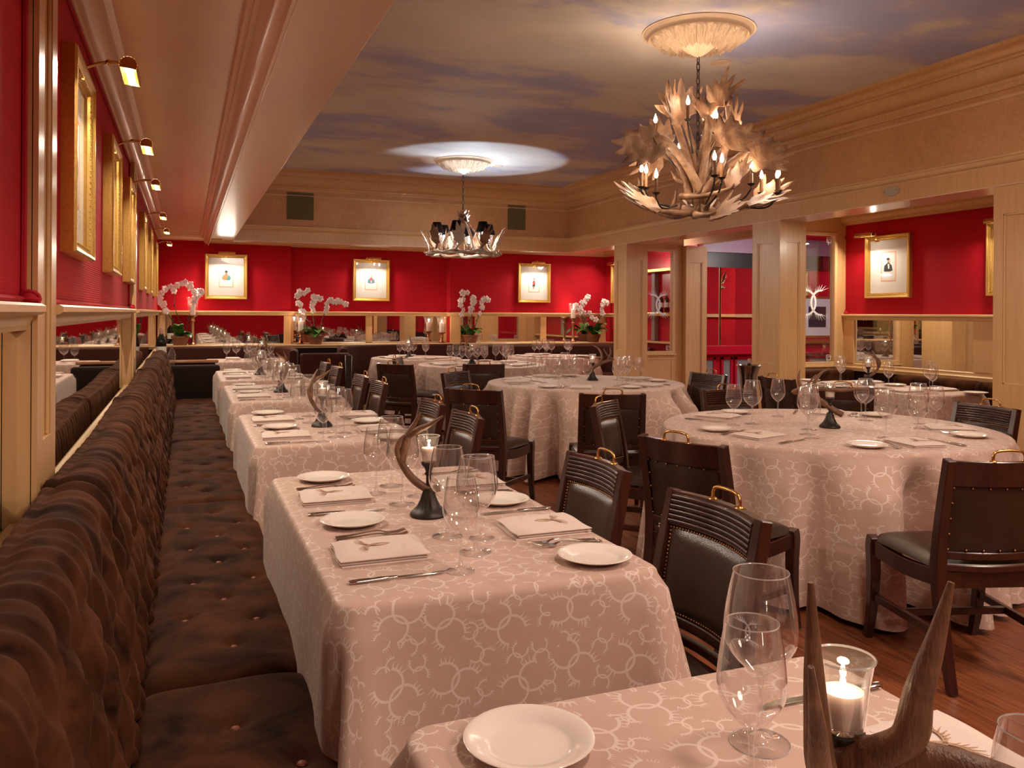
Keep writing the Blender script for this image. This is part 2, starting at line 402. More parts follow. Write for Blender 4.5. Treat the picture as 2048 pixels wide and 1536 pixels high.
# beam with crown, frieze walls
struct('beam', MB().box((.31, YF, ZL), (.59, 11.3, ZC)), 'satin_ceiling', .004)
struct('wall_frieze_back', MB().box((.45, 11.3, ZL), (5.9, 11.5, ZC)), 'parchment')
struct('wall_frieze_right', MB().box((XR, YF, ZL), (XR + .32, 11.5, ZC)), 'parchment')
def molding(name, prof, m, path, closed=False):
    """profile (out, z) swept along a polyline in plan; 'out' is measured to the left of the path"""
    P = [Vector((p[0], p[1])) for p in path]; n = len(P); v = []; f = []; k = len(prof)
    for i, p in enumerate(P):
        a = (P[i] - P[i-1]).normalized() if i > 0 else (P[1] - P[0]).normalized()
        c = (P[i+1] - P[i]).normalized() if i < n - 1 else a
        na, nc = Vector((-a.y, a.x)), Vector((-c.y, c.x)); mt = (na + nc).normalized(); mt = mt / max(mt.dot(na), .3)
        for o_, z in prof: q = p + mt * o_; v.append((q.x, q.y, z))
    for i in range(n - 1):
        for j in range(k): j2 = (j + 1) % k; f.append((i*k+j, i*k+j2, (i+1)*k+j2, (i+1)*k+j))
    f.append(tuple(range(k))[::-1]); f.append(tuple((n-1)*k + j for j in range(k)))
    mb = MB().add(v, f); return obj(name, mb.mesh(name, m, True, 0, 30), kind='structure')
def arcp(o0, z0, o1, z1, n=5, conv=True):
    return [(o0 + (o1-o0) * (math.sin(t*pi/2) if conv else 1-math.cos(t*pi/2)), z0 + (z1-z0) * (1-math.cos(t*pi/2) if conv else math.sin(t*pi/2))) for t in [i/n for i in range(n+1)]]
crown = [(0, 2.99)] + [(.02, 2.99), (.03, 3.005), (.03, 3.02), (.04, 3.03)] + arcp(.045, 3.05, .13, 3.15, 6) + [(.15, 3.15), (.15, 3.17), (.17, 3.175)] + arcp(.17, 3.185, .215, 3.225, 4, False) + [(.235, 3.235), (.235, 3.262), (0, 3.262)]
molding('trim_crown', crown, 'blond_wood', [(XR, YF), (XR, 11.3), (.59, 11.3)])
pic = [(0, 2.925), (.012, 2.925), (.018, 2.935), (.02, 2.945), (0, 2.95)]
molding('trim_bead', pic, 'blond_trim', [(XR, YF), (XR, 11.3), (.59, 11.3)])
ogee = [(0, 2.455), (.012, 2.455)] + arcp(.014, 2.465, .045, 2.505, 5) + [(.055, 2.508), (.055, 2.522), (.03, 2.53), (0, 2.53)]
molding('trim_ogee', ogee, 'blond_trim', [(XR, YF), (XR, 11.3), (.59, 11.3)])
molding('trim_architrave', [(-.02, ZL - .012), (.012, ZL - .012), (.012, 2.455), (-.02, 2.455)], 'blond_wood', [(XR, YF), (XR, 11.3), (.59, 11.3)])
scr = [(0, 2.395), (.012, 2.395), (.012, 2.41)] + arcp(.015, 2.415, .07, 2.465, 5) + [(.085, 2.468), (.085, 2.482), (.11, 2.49), (.11, ZS + .01), (0, ZS + .01)]
molding('trim_crown_left', scr, 'satin_ceiling', [(XL + 0, 12.6), (XL + 0, YF)])
molding('trim_crown_soffit_back', scr, 'satin_ceiling', [(.35, YB), (XL, YB)])
bcr = [(0, ZL), (.012, ZL), (.016, ZL + .012)] + arcp(.02, ZL + .02, .075, ZL + .1, 6) + [(.095, ZL + .105), (.095, ZL + .125), (.115, ZL + .13), (.115, ZS + .01), (0, ZS + .01)]
molding('trim_crown_beam', bcr, 'satin_ceiling', [(.31, YF), (.31, 12.6)])
molding('trim_crown_back', [(o_, z - .03) for o_, z in scr], 'blond_wood', [(XA, 11.7), (XA, YB), (3.93, YB), (3.93, YB + .2), (1.46, YB + .2), (1.46, YB), (.31, YB)])
molding('trim_crown_alcove', [(o_, z - .03) for o_, z in scr], 'blond_wood', [(XA, YF), (XA, 7.05)])
# underside of the lintel
struct('trim_lintel_soffit', MB().box((XR - .01, YF, ZL - .02), (XR + .33, 11.3, ZL - .008)), 'satin_ceiling')
struct('trim_lintel_soffit_back', MB().box((.58, 11.29, ZL - .02), (5.73, 11.5, ZL - .008)), 'satin_ceiling')
# ---- left wall: mirror band, rail, posts
rail = [(0, 1.335), (.018, 1.335), (.024, 1.345)] + arcp(.026, 1.348, .05, 1.372, 4, False) + [(.058, 1.378), (.058, 1.392), (.048, 1.398), (0, 1.398)]
sill = [(0, .80), (.03, .80), (.034, .812), (.034, .83)] + arcp(.036, .835, .02, .858, 4) + [(.022, .872), (.012, .88), (0, .88)]
def mirror_panel(label, a, b, kind):
    o = obj('mirror_panel', MB().box(a, b).mesh('mirror_panel', 'mirror', False)); tag(o, label, 'mirror'); return o
lseg = [(-4.4, 2.236, 'nearest, left of the first post'), (2.535, 6.18, 'between the two wall posts'), (6.62, 12.55, 'beyond the second wall post')]
for i, (a, c, t_) in enumerate(lseg):
    mirror_panel('mirror strip behind the long banquette, ' + t_, (XL - .014, a, .87), (XL - .008, c, 1.34), 0)
    molding('trim_rail_left', [(o_ , z) for o_, z in rail], 'blond_trim', [(XL - .005, c), (XL - .005, a)])
    molding('trim_sill_left', sill, 'blond_trim', [(XL - .008, c), (XL - .008, a)])
for y0, y1 in ((2.236, 2.535), (6.18, 6.5)):
    xp = XL + .035; b = MB()
    b.box((XL - .03, y0, .8), (xp - .012, y1, ZS)); w = y1 - y0
    for ya, yb in ((y0, y0 + w * .28), (y1 - w * .28, y1)): b.box((xp - .014, ya, .86), (xp, yb, ZS - .1))
    b.box((xp - .014, y0 + w*.28, .86), (xp, y1 - w*.28, 1.06)); b.box((xp - .014, y0 + w*.28, ZS - .16), (xp, y1 - w*.28, ZS - .1))
    struct('trim_post', b, 'blond_wood', 0)
    struct('trim_post_bead', MB().box((xp - .012, y0 + w*.28, 1.06), (xp - .004, y0 + w*.28 + .012, 2.34)).box((xp - .012, y1 - w*.28 - .012, 1.06), (xp - .004, y1 - w*.28, 2.34)), 'blond_trim', .002)
struct('wall_left_lower', MB().box((XL - .015, YF, 0), (XL - .004, YB, .81)), 'dark_velvet')
# cords along the red fabric
def cord(label, pts, knots):
    m = MB(); P = crv(pts, 3); m.sweep(P, .007, n=6)
    r = empty('red_cord', label, 'cord', (0, 0, 0)); obj('rope', m.mesh('rope', 'red_cord'), r)
    for k in knots:
        kb = MB(); kb.ball((0, 0, 0), .02, 10, 8)
        for j in range(3): kb.lathe([(.019 * math.cos(q), .019 * math.sin(q)) for q in [i * pi/3 for i in range(6)]], 5, (0, 0, 0)) if False else kb.sweep([Vector((.021*math.cos(q), .021*math.sin(q)*math.cos(j*1.05), .021*math.sin(q)*math.sin(j*1.05))) for q in [i*pi/6 for i in range(13)]], .005, n=5)
        obj('knot', kb.mesh('knot', 'red_cord'), r, k)
cord('red cord edging the wall fabric left of the first post', [(XL + .006, -3, 1.408), (XL + .006, 0, 1.408), (XL + .006, 2.215, 1.408), (XL + .006, 2.228, 1.43), (XL + .006, 2.228, 2.4)], [(XL + .02, 2.222, 1.408)])
cord('red cord edging the wall fabric between the two posts', [(XL + .006, 2.55, 2.38), (XL + .006, 6.1, 2.385), (XL + .006, 6.165, 2.37), (XL + .006, 6.17, 1.43), (XL + .006, 6.15, 1.408), (XL + .006, 2.55, 1.408)], [(XL + .02, 6.165, 1.408)])
cord('red cord edging the fabric of the right alcove', [(XA - .006, 4.3, 1.408), (XA - .006, 7.02, 1.408), (XA - .006, 7.03, 2.3)], [(XA - .02, 7.02, 1.408)])
# ---- back wall rail, ledge, mirrors
railB = rail
molding('trim_rail_back', railB, 'blond_trim', [(XA, 11.75), (XA, YB), (3.93, YB), (3.93, YB + .2), (1.46, YB + .2), (1.46, YB), (XL, YB)])
tag(obj('ledge', MB().box((XL, 12.3, .885), (XA, 12.62, .915)).box((XL, 12.32, .86), (XA, 12.6, .885)).mesh('ledge', 'blond_trim', False, .006)), 'long blond wood ledge under the back wall mirrors', 'ledge')
struct('wall_back_lower', MB().box((XL, 12.34, 0), (XA, 12.58, .86)), 'dark_velvet')
def stile(x0, x1, y, nm='trim_stile'): struct(nm, MB().box((x0, y - .03, .915), (x1, y + .01, 1.335)), 'blond_wood', .003)
for x0, x1, y in ((XL, XL + .1, YB), (1.36, 1.46, YB), (1.46, 1.52, YB + .2), (2.62, 2.72, YB + .2), (3.83, 3.93, YB + .2), (3.93, 4.1, YB), (5.5, 5.6, YB), (6.6, XA, YB)): stile(x0, x1, y)
for x0, x1, y, t_ in ((XL + .1, 1.36, YB, 'left section, behind the first orchid'), (1.52, 2.62, YB + .2, 'recessed section, left half'), (2.72, 3.83, YB + .2, 'recessed section, right half'), (4.1, 5.5, YB, 'right section, behind the tall candle'), (5.6, 6.6, YB, 'corner section at far right')):
    mirror_panel('mirror above the back ledge, ' + t_, (x0, y - .008, .915), (x1, y - .002, 1.336), 1)
# ---- right alcove wall and partition
molding('trim_rail_alcove', rail, 'blond_trim', [(XA, 3.0), (XA, 7.05)])
molding('trim_sill_alcove', [(o_, z - .01) for o_, z in sill], 'blond_trim', [(XA - .005, 3.0), (XA - .005, 7.05)])
struct('wall_right_lower', MB().box((XA - .02, YF, 0), (XA - .005, 7.05, .8)), 'dark_velvet')
for y0, y1 in ((6.9, 7.05), (5.25, 5.45)): struct('trim_stile', MB().box((XA - .03, y0, .87), (XA + .01, y1, 1.336)), 'blond_wood', .003)
mirror_panel('mirror strip in the right alcove, far half', (XA - .01, 5.45, .86), (XA - .004, 6.9, 1.336), 0)
mirror_panel('mirror strip in the right alcove, near half', (XA - .01, 3.4, .86), (XA - .004, 5.25, 1.336), 0)
# piers
def pier(name, x0, x1, y0, y1):
    b = MB(); e = .014; b.box((x0 + e, y0 + e, 0), (x1 - e, y1 - e, ZL)); w = .075
    for ya, yb in ((y0, y0 + w), (y1 - w, y1)): b.box((x0, ya, 0), (x0 + e, yb, ZL))
    b.box((x0, y0 + w, ZL - .22), (x0 + e, y1 - w, ZL)); b.box((x0, y0 + w, 0), (x0 + e, y1 - w, .9))
    b.box((x0 + e, y0, 0), (x0 + w, y0 + e, ZL)); b.box((x1 - w, y0, 0), (x1, y0 + e, ZL))
    b.box((x0 + w, y0, ZL - .22), (x1 - w, y0 + e, ZL)); b.box((x0 + w, y0, 0), (x1 - w, y0 + e, .3))
    o = struct(name, b, 'blond_wood', 0)
    bd = MB(); z0, z1 = .9, ZL - .22; ya, yb = y0 + w, y1 - w
    for q in ((ya, z0, ya + .012, z1), (yb - .012, z0, yb, z1), (ya, z0, yb, z0 + .012), (ya, z1 - .012, yb, z1)): bd.box((x0 + .004, q[0], q[1]), (x0 + .016, q[2], q[3]))
    obj('panel_bead', bd.mesh('panel_bead', 'blond_trim', False, .002), o)
    bd = MB()
    for q in ((x0 + w, .3, x0 + w + .012, z1), (x1 - w - .012, .3, x1 - w, z1), (x0 + w, z1 - .012, x1 - w, z1)): bd.box((q[0], y0 + .004, q[1]), (q[2], y0 + .016, q[3]))
    obj('panel_bead', bd.mesh('panel_bead', 'blond_trim', False, .002), o)
    return o
pier('pillar', XR, XR + .32, 9.54, 9.88)
pier('pillar', XR, XR + .32, 6.53, 6.95)
pier('pillar', XR, XR + .32, 3.72, 4.24)
pier('pillar', XR, XR + .32, .4, .9)
# glazed partitions
def emblem_mesh(m, s=1., th=.002):
    """two interlocked antlers back to back, in the XZ plane, height 2*s"""
    b = MB()
    for sg in (1, -1):
        n = 28; R = .80; c = .62; L = []; Rr = []
        for i in range(n + 1):
            a = -1.7 + 3.4 * i / n; w = .055 + .02 * math.cos(a)
            for rr, lst in ((R - w, L), (R + w, Rr)): lst.append((sg * (-c + rr * math.cos(a)) * s, rr * math.sin(a) * s))
        v = [(p[0], -th, p[1]) for p in L + Rr] + [(p[0], th, p[1]) for p in L + Rr]; k = n + 1
        f = []
        for i in range(n): f += [(i, i+1, k+i+1, k+i), (2*k+i, 3*k+i, 3*k+i+1, 2*k+i+1), (i, 2*k+i, 2*k+i+1, i+1), (k+i, k+i+1, 3*k+i+1, 3*k+i)]
        b.add(v, f)
        for a, l, kk in [(t_ * q, ln, kk) for q in (1, -1) for t_, ln, kk in ((.95, .22, .0), (1.12, .30, -.1), (1.28, .36, -.2), (1.44, .38, -.4), (1.58, .34, -.8), (1.68, .26, -1.3))]:
            base = Vector((math.cos(a), math.sin(a))); tn = Vector((-base.y, base.x)) * (1 if a > 0 else -1)
            p0 = base * R; p1 = base * (R + l) + tn * (.16 - kk * .3); w = .035
            tri = [p0 + tn * w, p0 - tn * w, p1]
            b.prism([(sg * (-c + q.x) * s, q.y * s) for q in tri], -th, th, 'xz')
    return b.mesh('emblem', m, False)
EMB_F = emblem_mesh('emblem_frost', .165, .001); EMB_T = emblem_mesh('emblem_tan', .050, .0004); EMB_G = emblem_mesh('emblem_frost', .0165, .0003)
def partition(n, x0, x1, y, px0, px1, ex):
    z0, z1 = .875, 2.25; b = MB(); t_ = .03
    b.box((x0, y - t_, 0), (px0, y + t_, 2.45)); b.box((px1, y - t_, 0), (x1, y + t_, 2.45)); b.box((px0, y - t_, z1), (px1, y + t_, 2.45)); b.box((px0, y - t_, 0), (px1, y + t_, z0))
    o = struct('wall_partition', b, 'blond_wood', 0)
    fr = MB(); q = .03
    for a in ((px0 - q, z0 - q, px0 + .008, z1 + q), (px1 - .008, z0 - q, px1 + q, z1 + q), (px0, z0 - q, px1, z0 + .008), (px0, z1 - .008, px1, z1 + q)): fr.box((a[0], y - t_ - .02, a[1]), (a[2], y - t_, a[3]))
    fr.box((px0 - .05, y - t_ - .035, z0 - q - .02), (px1 + .05, y - t_, z0 - q))
    wf = obj('window_%d' % n, fr.mesh('window_frame', 'blond_trim', False, .003), kind='structure')
    pn = MB(); w = .035; pz0, pz1 = .2, .78
    for a in ((px0, pz0, px0 + .012, pz1), (px1 - .012, pz0, px1, pz1), (px0, pz0, px1, pz0 + .012), (px0, pz1 - .012, px1, pz1)): pn.box((a[0], y - t_ - .008, a[1]), (a[2], y - t_, a[3]))
    obj('panel_bead', pn.mesh('panel_bead', 'blond_trim', False, .002), o)
    obj('pane', MB().box((px0, y - .003, z0), (px1, y + .003, z1)).mesh('pane', 'pane_glass', False), wf)
    obj('etched_emblem', EMB_F, wf, (ex, y - .006, 1.52))
    # etched corner keys
    for cz in (z0 + .05, z1 - .05):
        k = MB(); cx = px1 - .05
        for a in ((-.03, -.03, .03, -.024), (-.03, .024, .03, .03), (-.03, -.03, -.024, .03), (.024, -.03, .03, .03), (-.012, -.05, -.006, .012), (-.012, .006, .045, .012)): k.box((cx + a[0], y - .006, cz + a[1]), (cx + a[2], y - .004, cz + a[3]))
        obj('etched_corner', k.mesh('etched_corner', 'emblem_frost', False), wf)
    return o
partition(1, 5.7, 6.42, 9.78, 5.80, 6.24, 6.03)
partition(2, 5.7, XA + .02, 7.08, 5.95, 6.56, 6.30)
pier('pillar', 6.40, 6.74, 9.66, 9.86)
# lobby beyond the doorway
struct('wall_lobby_back', MB().box((XA + .1, 10.2, 0), (10.2, 10.35, 2.9)), 'red_paint')
struct('wall_lobby_side', MB().box((10.0, 2.5, 0), (10.2, 10.3, 2.9)), 'red_fabric'); struct('trim_lobby_side_rail', MB().box((9.95, 2.5, 1.34), (10.0, 10.1, 1.4)), 'blond_trim')
struct('wall_lobby_front', MB().box((XA + .15, 2.4, 0), (10.2, 2.5, 2.9)), 'red_fabric')
struct('ceiling_lobby', MB().box((XA + .1, 2.4, 2.75), (10.2, 10.35, 2.85)), 'blue_ceiling')
struct('trim_lobby_frieze', MB().box((XA + .15, 10.1, 2.3), (10, 10.2, 2.62)), 'purple_paint')
molding('trim_lobby_cornice', [(o_ , z - .06 + .2) for o_, z in scr], 'red_paint', [(10, 10.1), (XA + .15, 10.1)])
struct('trim_lobby_dark', MB().box((XA + .15, 10.14, 2.08), (10, 10.2, 2.3)), 'black_paint')
struct('trim_lobby_rail', MB().box((XA + .15, 10.08, .80), (10, 10.2, .93)).box((XA + .15, 10.1, 0), (10, 10.2, .12)), 'red_paint', .008)
for i, (x0, x1) in enumerate(((6.95, 7.22), (7.40, 7.52), (7.64, 8.1), (8.3, 8.8), (9.0, 9.6))):
    struct('trim_lobby_panel', MB().box((x0, 10.185, .17), (x1, 10.195, .72)), 'grey_panel', .002)
    b = MB()
    for a in ((x0 - .04, .13, x0, .76), (x1, .13, x1 + .04, .76), (x0 - .04, .72, x1 + .04, .76), (x0 - .04, .13, x1 + .04, .17)): b.box((a[0], 10.17, a[1]), (a[2], 10.2, a[3]))
    struct('trim_lobby_panel_frame', b, 'red_paint', .003)
for i, (x0, x1, rz) in enumerate(((7.07, 7.32, 0.10), (7.32, 7.57, -.06), (7.57, 7.95, .04))):
    o = obj('mirror_panel', MB().box((0.005, -.02, .93), (x1 - x0 - .005, 0, 2.08)).mesh('mirror_panel', 'mirror', False), None, (x0, 10.16, 0), (0, 0, rz))
    tag(o, ['left', 'middle', 'right'][i] + ' of the three tall mirror leaves seen through the doorway', 'mirror')
# red bar niche behind the first pane
struct('wall_bar', MB().box((6.74, 9.9, 0), (6.84, 11.75, 2.47)), 'red_paint')
for z, h, m_ in ((1.36, .05, 'gilt'), (2.02, .05, 'gilt'), (.95, .03, 'blond_trim')):
    struct('trim_bar_shelf', MB().box((6.55, 9.9, z), (6.75, 11.7, z + h)), m_, .006)
struct('trim_bar_column', MB().box((6.66, 10.9, .98), (6.74, 11.0, 2.02)), 'grey_panel', .01)
light('POINT', 'bar_lamp', (6.45, 10.4, 2.3), 9, (1, .85, .9), shadow_soft_size=.05)
light('AREA', 'lobby_lamp', (8.3, 8.2, 2.7), 45, (.85, .9, 1), shape='DISK', size=.8)
light('POINT', 'lobby_wall_lamp', (7.6, 9.3, 2.2), 14, (1, .8, .7), shadow_soft_size=.1)
light('AREA', 'lobby_lamp', (8.6, 4.8, 2.7), 40, (1, .85, .75), shape='DISK', size=.8)
# wall grilles and plaque
for x0, x1, t_ in ((1.25, 1.6, 'left, above the first back picture'), (4.4, 4.68, 'right, near the ceiling corner')):
    b = MB().box((x0, 11.285, 2.62), (x1, 11.295, 2.98)); r = tag(obj('speaker_grille', b.mesh('speaker_grille', 'vent_paint', False, .002)), 'olive rectangular grille on the tan frieze, ' + t_, 'grille')
    s_ = MB()
    for k in range(24): s_.box((x0 + .02, 11.281, 2.64 + k * .0138), (x1 - .02, 11.286, 2.645 + k * .0138))
    obj('slats', s_.mesh('slats', 'vent_paint', False), r, kind='stuff')
r = empty('wall_plaque', 'small oval metal plaque on the right lintel above the alcove', 'plaque', (XR - .012, 5.15, 2.405), (0, 0, -pi/2))
obj('plate', MB().add(*(lambda V, n: (V, [tuple(range(n))[::-1], tuple(range(n, 2*n))] + [(i, (i+1) % n, n+(i+1) % n, n+i) for i in range(n)]))([(.085*math.cos(a), -.008*h, .042*math.sin(a)) for h in (1, 0) for a in [i*2*pi/28 for i in range(28)]], 28)).mesh('plate', 'plaque_metal', True, .002), r)
for sx in (-1, 1): obj('screw', MB().ball((.065*sx, -.009, 0), .006).mesh('screw', 'brass'), r)
def downlight(x, y, z, label, e=25):
    r = empty('recessed_downlight', label, 'ceiling light', (x, y, z))
    obj('trim_ring', MB().lathe([(.055, 0), (.075, 0), (.078, -.004), (.074, -.008), (.058, -.006), (.055, 0)], 28).mesh('trim_ring', 'plaster'), r)
    obj('diffuser', MB().lathe([(.0001, -.001), (.056, -.001)], 24).mesh('diffuser', 'plaster'), r)
    light('SPOT', 'downlight_lamp', (x, y, z - .015), e, (1, .82, .66), spot_size=2.3, spot_blend=1, shadow_soft_size=.05)
downlight(3.7, 5.14, ZC, 'small round downlight in the sky ceiling beside the near chandelier', 60)
downlight(3.68, 9.84, ZC, 'small round downlight in the sky ceiling beside the far rosette', 60)

# ------------------------------------------------------------------ long banquette
XS0, XS1 = -.10, .315
def tuft(y, q, a=.30, b=.20):
    u_ = y / a + q / b; v_ = y / a - q / b
    return (abs(math.sin(pi * u_)) * abs(math.sin(pi * v_))) ** .45
def back_cushion(y0, y1, label, hi=1.0):
    rg = random.Random(int(y0 * 100)); L = y1 - y0
    prof = crv([(-.095, .44), (-.10, .5), (-.125, .68), (-.155, .82), (-.185, .92), (-.225, .955), (-.28, .95), (-.32, .90), (-.325, .44)], 7)
    N = len(prof); ln = [0]
    for i in range(1, N): ln.append(ln[-1] + (Vector(prof[i]) - Vector(prof[i-1])).length)
    nu = int(L / .014)
    def fn(s, t):
        k = t * (N - 1); i = min(int(k), N - 2); fr = k - i
        P = Vector(prof[i]).lerp(Vector(prof[i+1]), fr); T = (Vector(prof[i+1]) - Vector(prof[i])).normalized(); nn = Vector((-T.y, T.x)) * -1
        arc = ln[i] + (ln[i+1] - ln[i]) * fr; y = y0 + s * L; edge = min(s * L, (1 - s) * L)
        e = 1 - math.exp(-edge / .02); yy = y - y0
        w = 1 if arc < .40 else max(0, 1 - (arc - .40) / .12)
        d = (tuft(yy, arc + .02, .21, .25) - .6) * .034 * w
        pl = (abs(math.sin(yy * pi / .105 + math.sin(yy * 5) * .5)) ** .7 - .5) * .012 * max(0, 1 - abs(arc - .50) / .13) + .003 * math.sin(yy * 95 + arc * 6)
        d += pl + .004 * math.sin(yy * 61 + arc * 20) * math.sin(arc * 43 + yy * 9) * (.4 + w)
        d += -.02 * (1 - e) + .012 * math.exp(-((edge - .03) / .02) ** 2)
        sag = -.018 * math.cos(s * 2 * pi) * (t > .4)
        return (P.x + nn.x * d, y + 0.0, P.y * 1.0 + nn.y * d - sag * .4)
    m = MB(); m.grid(nu, N, fn)
    NV = N; m.f.append(tuple(range(NV))); m.f.append(tuple((nu-1)*NV + i for i in range(NV))[::-1])
    o = tag(obj('back_cushion', m.mesh('back_cushion', 'brown_velvet', True, 0, 100)), label, 'cushion', 'tufted back cushions of the long banquette')
def seat_cushion(y0, y1, label):
    L = y1 - y0; btn = []; rg = random.Random(int(y0 * 10))
    k = 0; yy = y0 + .22
    while yy < y1 - .12:
        for xx in ((.02, .22) if k % 2 else (.12,)): btn.append((xx + rg.uniform(-.015, .015), yy + rg.uniform(-.03, .03)))
        yy += .2; k += 1
    def fn(s, t):
        q = t * 1.0; x = XS0 + (XS1 - XS0) * min(max((q - .1) / .72, 0), 1); y = y0 + s * L
        z = .452
        if q > .82: a = (q - .82) / .18; z = .452 - .13 * a; x = XS1 + .012 * math.sin(a * pi)
        if q < .1: z = .452 - .1 * (1 - q / .1)
        edge = min(s * L, (1 - s) * L); ex = min(x - XS0, XS1 - x + .0)
        z -= .032 * math.exp(-edge / .022) + (.024 * math.exp(-max(ex, 0) / .03) if q <= .82 else .024 * (1 - (q - .82) / .18) )
        if q <= .82:
            for bx, by in btn:
                d2 = (x - bx) ** 2 + (y - by) ** 2
                if d2 < .03: z -= .017 * math.exp(-d2 / .0006) + .006 * math.exp(-d2 / .004)
            z += .0025 * math.sin(x * 17 + math.sin(y * 9) * 1.5) * math.sin(y * 11) + .0008 * math.sin(y * 47 + x * 25)
        return (x, y, z)
    m = MB(); nu = int(L / .016); m.grid(nu, 40, fn); m.f.append(tuple(range(40))); m.f.append(tuple((nu-1)*40 + i for i in range(40))[::-1])
    o = tag(obj('seat_cushion', m.mesh('seat_cushion', 'brown_velvet', True, 0, 100)), label, 'cushion', 'seat cushions of the long banquette')
    bm_ = MB().ball((0, 0, 0), .0115, 10, 6, .45).mesh('button', 'button_velvet')
    for bx, by in btn: obj('button', bm_, o, (bx, by, .434))
seams = [-1.9, .15, 2.25, 4.35, 6.45, 7.9, 9.55]
nth = ['behind the camera', 'nearest, at the bottom left corner', 'second from the front', 'third from the front', 'fourth from the front', 'at the far end']
for i in range(1, 6):
    back_cushion(seams[i] + .008, seams[i+1] - .008, 'buttoned brown velvet back cushion of the banquette, ' + nth[i])
    seat_cushion(seams[i] + .006, seams[i+1] - .006, 'buttoned brown velvet seat cushion of the banquette, ' + nth[i])
tag(obj('banquette_base', MB().box((XL, -.6, 0), (.285, 9.55, .33)).box((XL, -.6, .33), (XL + .03, 9.55, .80)).mesh('banquette_base', 'dark_velvet', False, .01)), 'dark velvet covered base of the long wall banquette', 'banquette')
r = empty('booth_screen', 'dark velvet high-backed screen closing the far end of the banquette', 'booth', (0, 0, 0))
obj('upholstered_panel', MB().box((XL, 9.56, 0), (.36, 9.70, .80)).mesh('upholstered_panel', 'dark_velvet', True, .035, 60, 4), r)
r = empty('settee', 'dark settee with a wooden cap rail behind the far banquette screen', 'sofa', (0, 0, 0))
obj('back', MB().box((XL, 10.0, 0), (.33, 10.18, .80)).mesh('back', 'booth_leather', True, .03, 60, 3), r)
obj('cap_rail', MB().box((XL, 9.98, .80), (.36, 10.06, .835)).mesh('cap_rail', 'wood_cap', True, .01), r)
# wine bottle on the screen
def bottle_kit(s=1):
    p = [(.0001, 0), (.036, 0), (.038, .004), (.038, .19), (.034, .212), (.018, .235), (.0145, .25), (.0145, .29), (.0001, .29)]
    return [('body', MB().lathe(p, 24).mesh('bottle_body', 'bottle_glass')), ('label', MB().lathe([(.0385, .08), (.0385, .15)], 24).mesh('paper_label', 'bottle_label'), [], 'cream paper label'),
            ('capsule', MB().lathe([(.0152, .235), (.0155, .29), (.012, .295), (.0001, .295)], 16).mesh('capsule', 'foil'))]
BK = bottle_kit()
place(BK, 'wine_bottle', 'dark wine bottle with cream label standing where the left wall sill ends', 'bottle', (-.235, 9.63, .80), 0, None, 1.38)
place([('body', MB().lathe([(.0001, 0), (.03, 0), (.036, .06), (.042, .11), (.03, .15), (.012, .19), (.012, .25), (.016, .255)], 20).mesh('decanter_body', 'thin_glass'))], 'decanter', 'clear glass decanter just behind the labelled wine bottle', 'decanter', (-.13, 9.65, .80))

# ------------------------------------------------------------------ back booths
def booth(label, path, h=.88, seat=True):
    r = empty('corner_booth', label, 'booth', (0, 0, 0)); P = crv([(x, y, 0) for x, y in path], 8)
    def wall(off, z0, z1, w, m, nm, bev):
        v = []; n = len(P); ring = [(-w/2, z0), (w/2, z0), (w/2, z1 - bev), (w/2 - bev*.4, z1 - bev*.3), (0, z1), (-w/2 + bev*.4, z1 - bev*.3), (-w/2, z1 - bev)]; k = len(ring); f = []
        for i, p in enumerate(P):
            T = (P[min(i+1, n-1)] - P[max(i-1, 0)]).normalized(); N_ = Vector((-T.y, T.x, 0))
            for a, z in ring: q = p + N_ * (a + off); v.append((q.x, q.y, z))
        for i in range(n-1):
            for j in range(k): f.append((i*k+j, i*k+(j+1) % k, (i+1)*k+(j+1) % k, (i+1)*k+j))
        f.append(tuple(range(k))); f.append(tuple((n-1)*k+j for j in range(k))[::-1])
        obj(nm, MB().add(v, f).mesh(nm, m, True, 0, 50), r)
    wall(0, .12, h, .09, 'booth_leather', 'back', .03)
    if seat: wall(.26, .2, .45, .42, 'booth_leather', 'seat', .03)
    wall(.2, 0, .16, .4, 'blond_trim', 'plinth', .0)
    return r
booth('curved brown leather booth at the back left corner', [(1.28, 10.75), (1.36, 11.4), (1.2, 12.05), (.6, 12.22), (-.28, 12.2)][::1], .90)
booth('curved brown leather booth at the back centre', [(4.15, 12.22), (2.6, 12.2), (2.1, 12.0), (1.9, 11.4), (1.95, 10.95)][::1], .91) if False else booth('curved brown leather booth at the back centre', [(4.2, 12.2), (3.2, 12.22), (2.4, 12.1), (2.05, 11.7), (1.95, 10.95)], .91)
booth('brown leather booth in the back right corner', [(6.55, 10.8), (6.5, 11.9), (5.9, 12.2), (5.0, 12.22), (4.3, 12.2)], .88)
b = MB().box((1.36, 10.62, 0), (1.98, 10.80, .86)); tag(obj('booth_divider', b.mesh('booth_divider', 'booth_leather', True, .04, 60, 4)), 'brown leather divider between the back left and centre booths', 'booth')
tag(obj('booth_post', MB().box((1.9, 10.55, 0), (1.99, 10.64, .84)).mesh('booth_post', 'dark_wood', True, .01)), 'dark wooden end post of the leather booth divider', 'post')
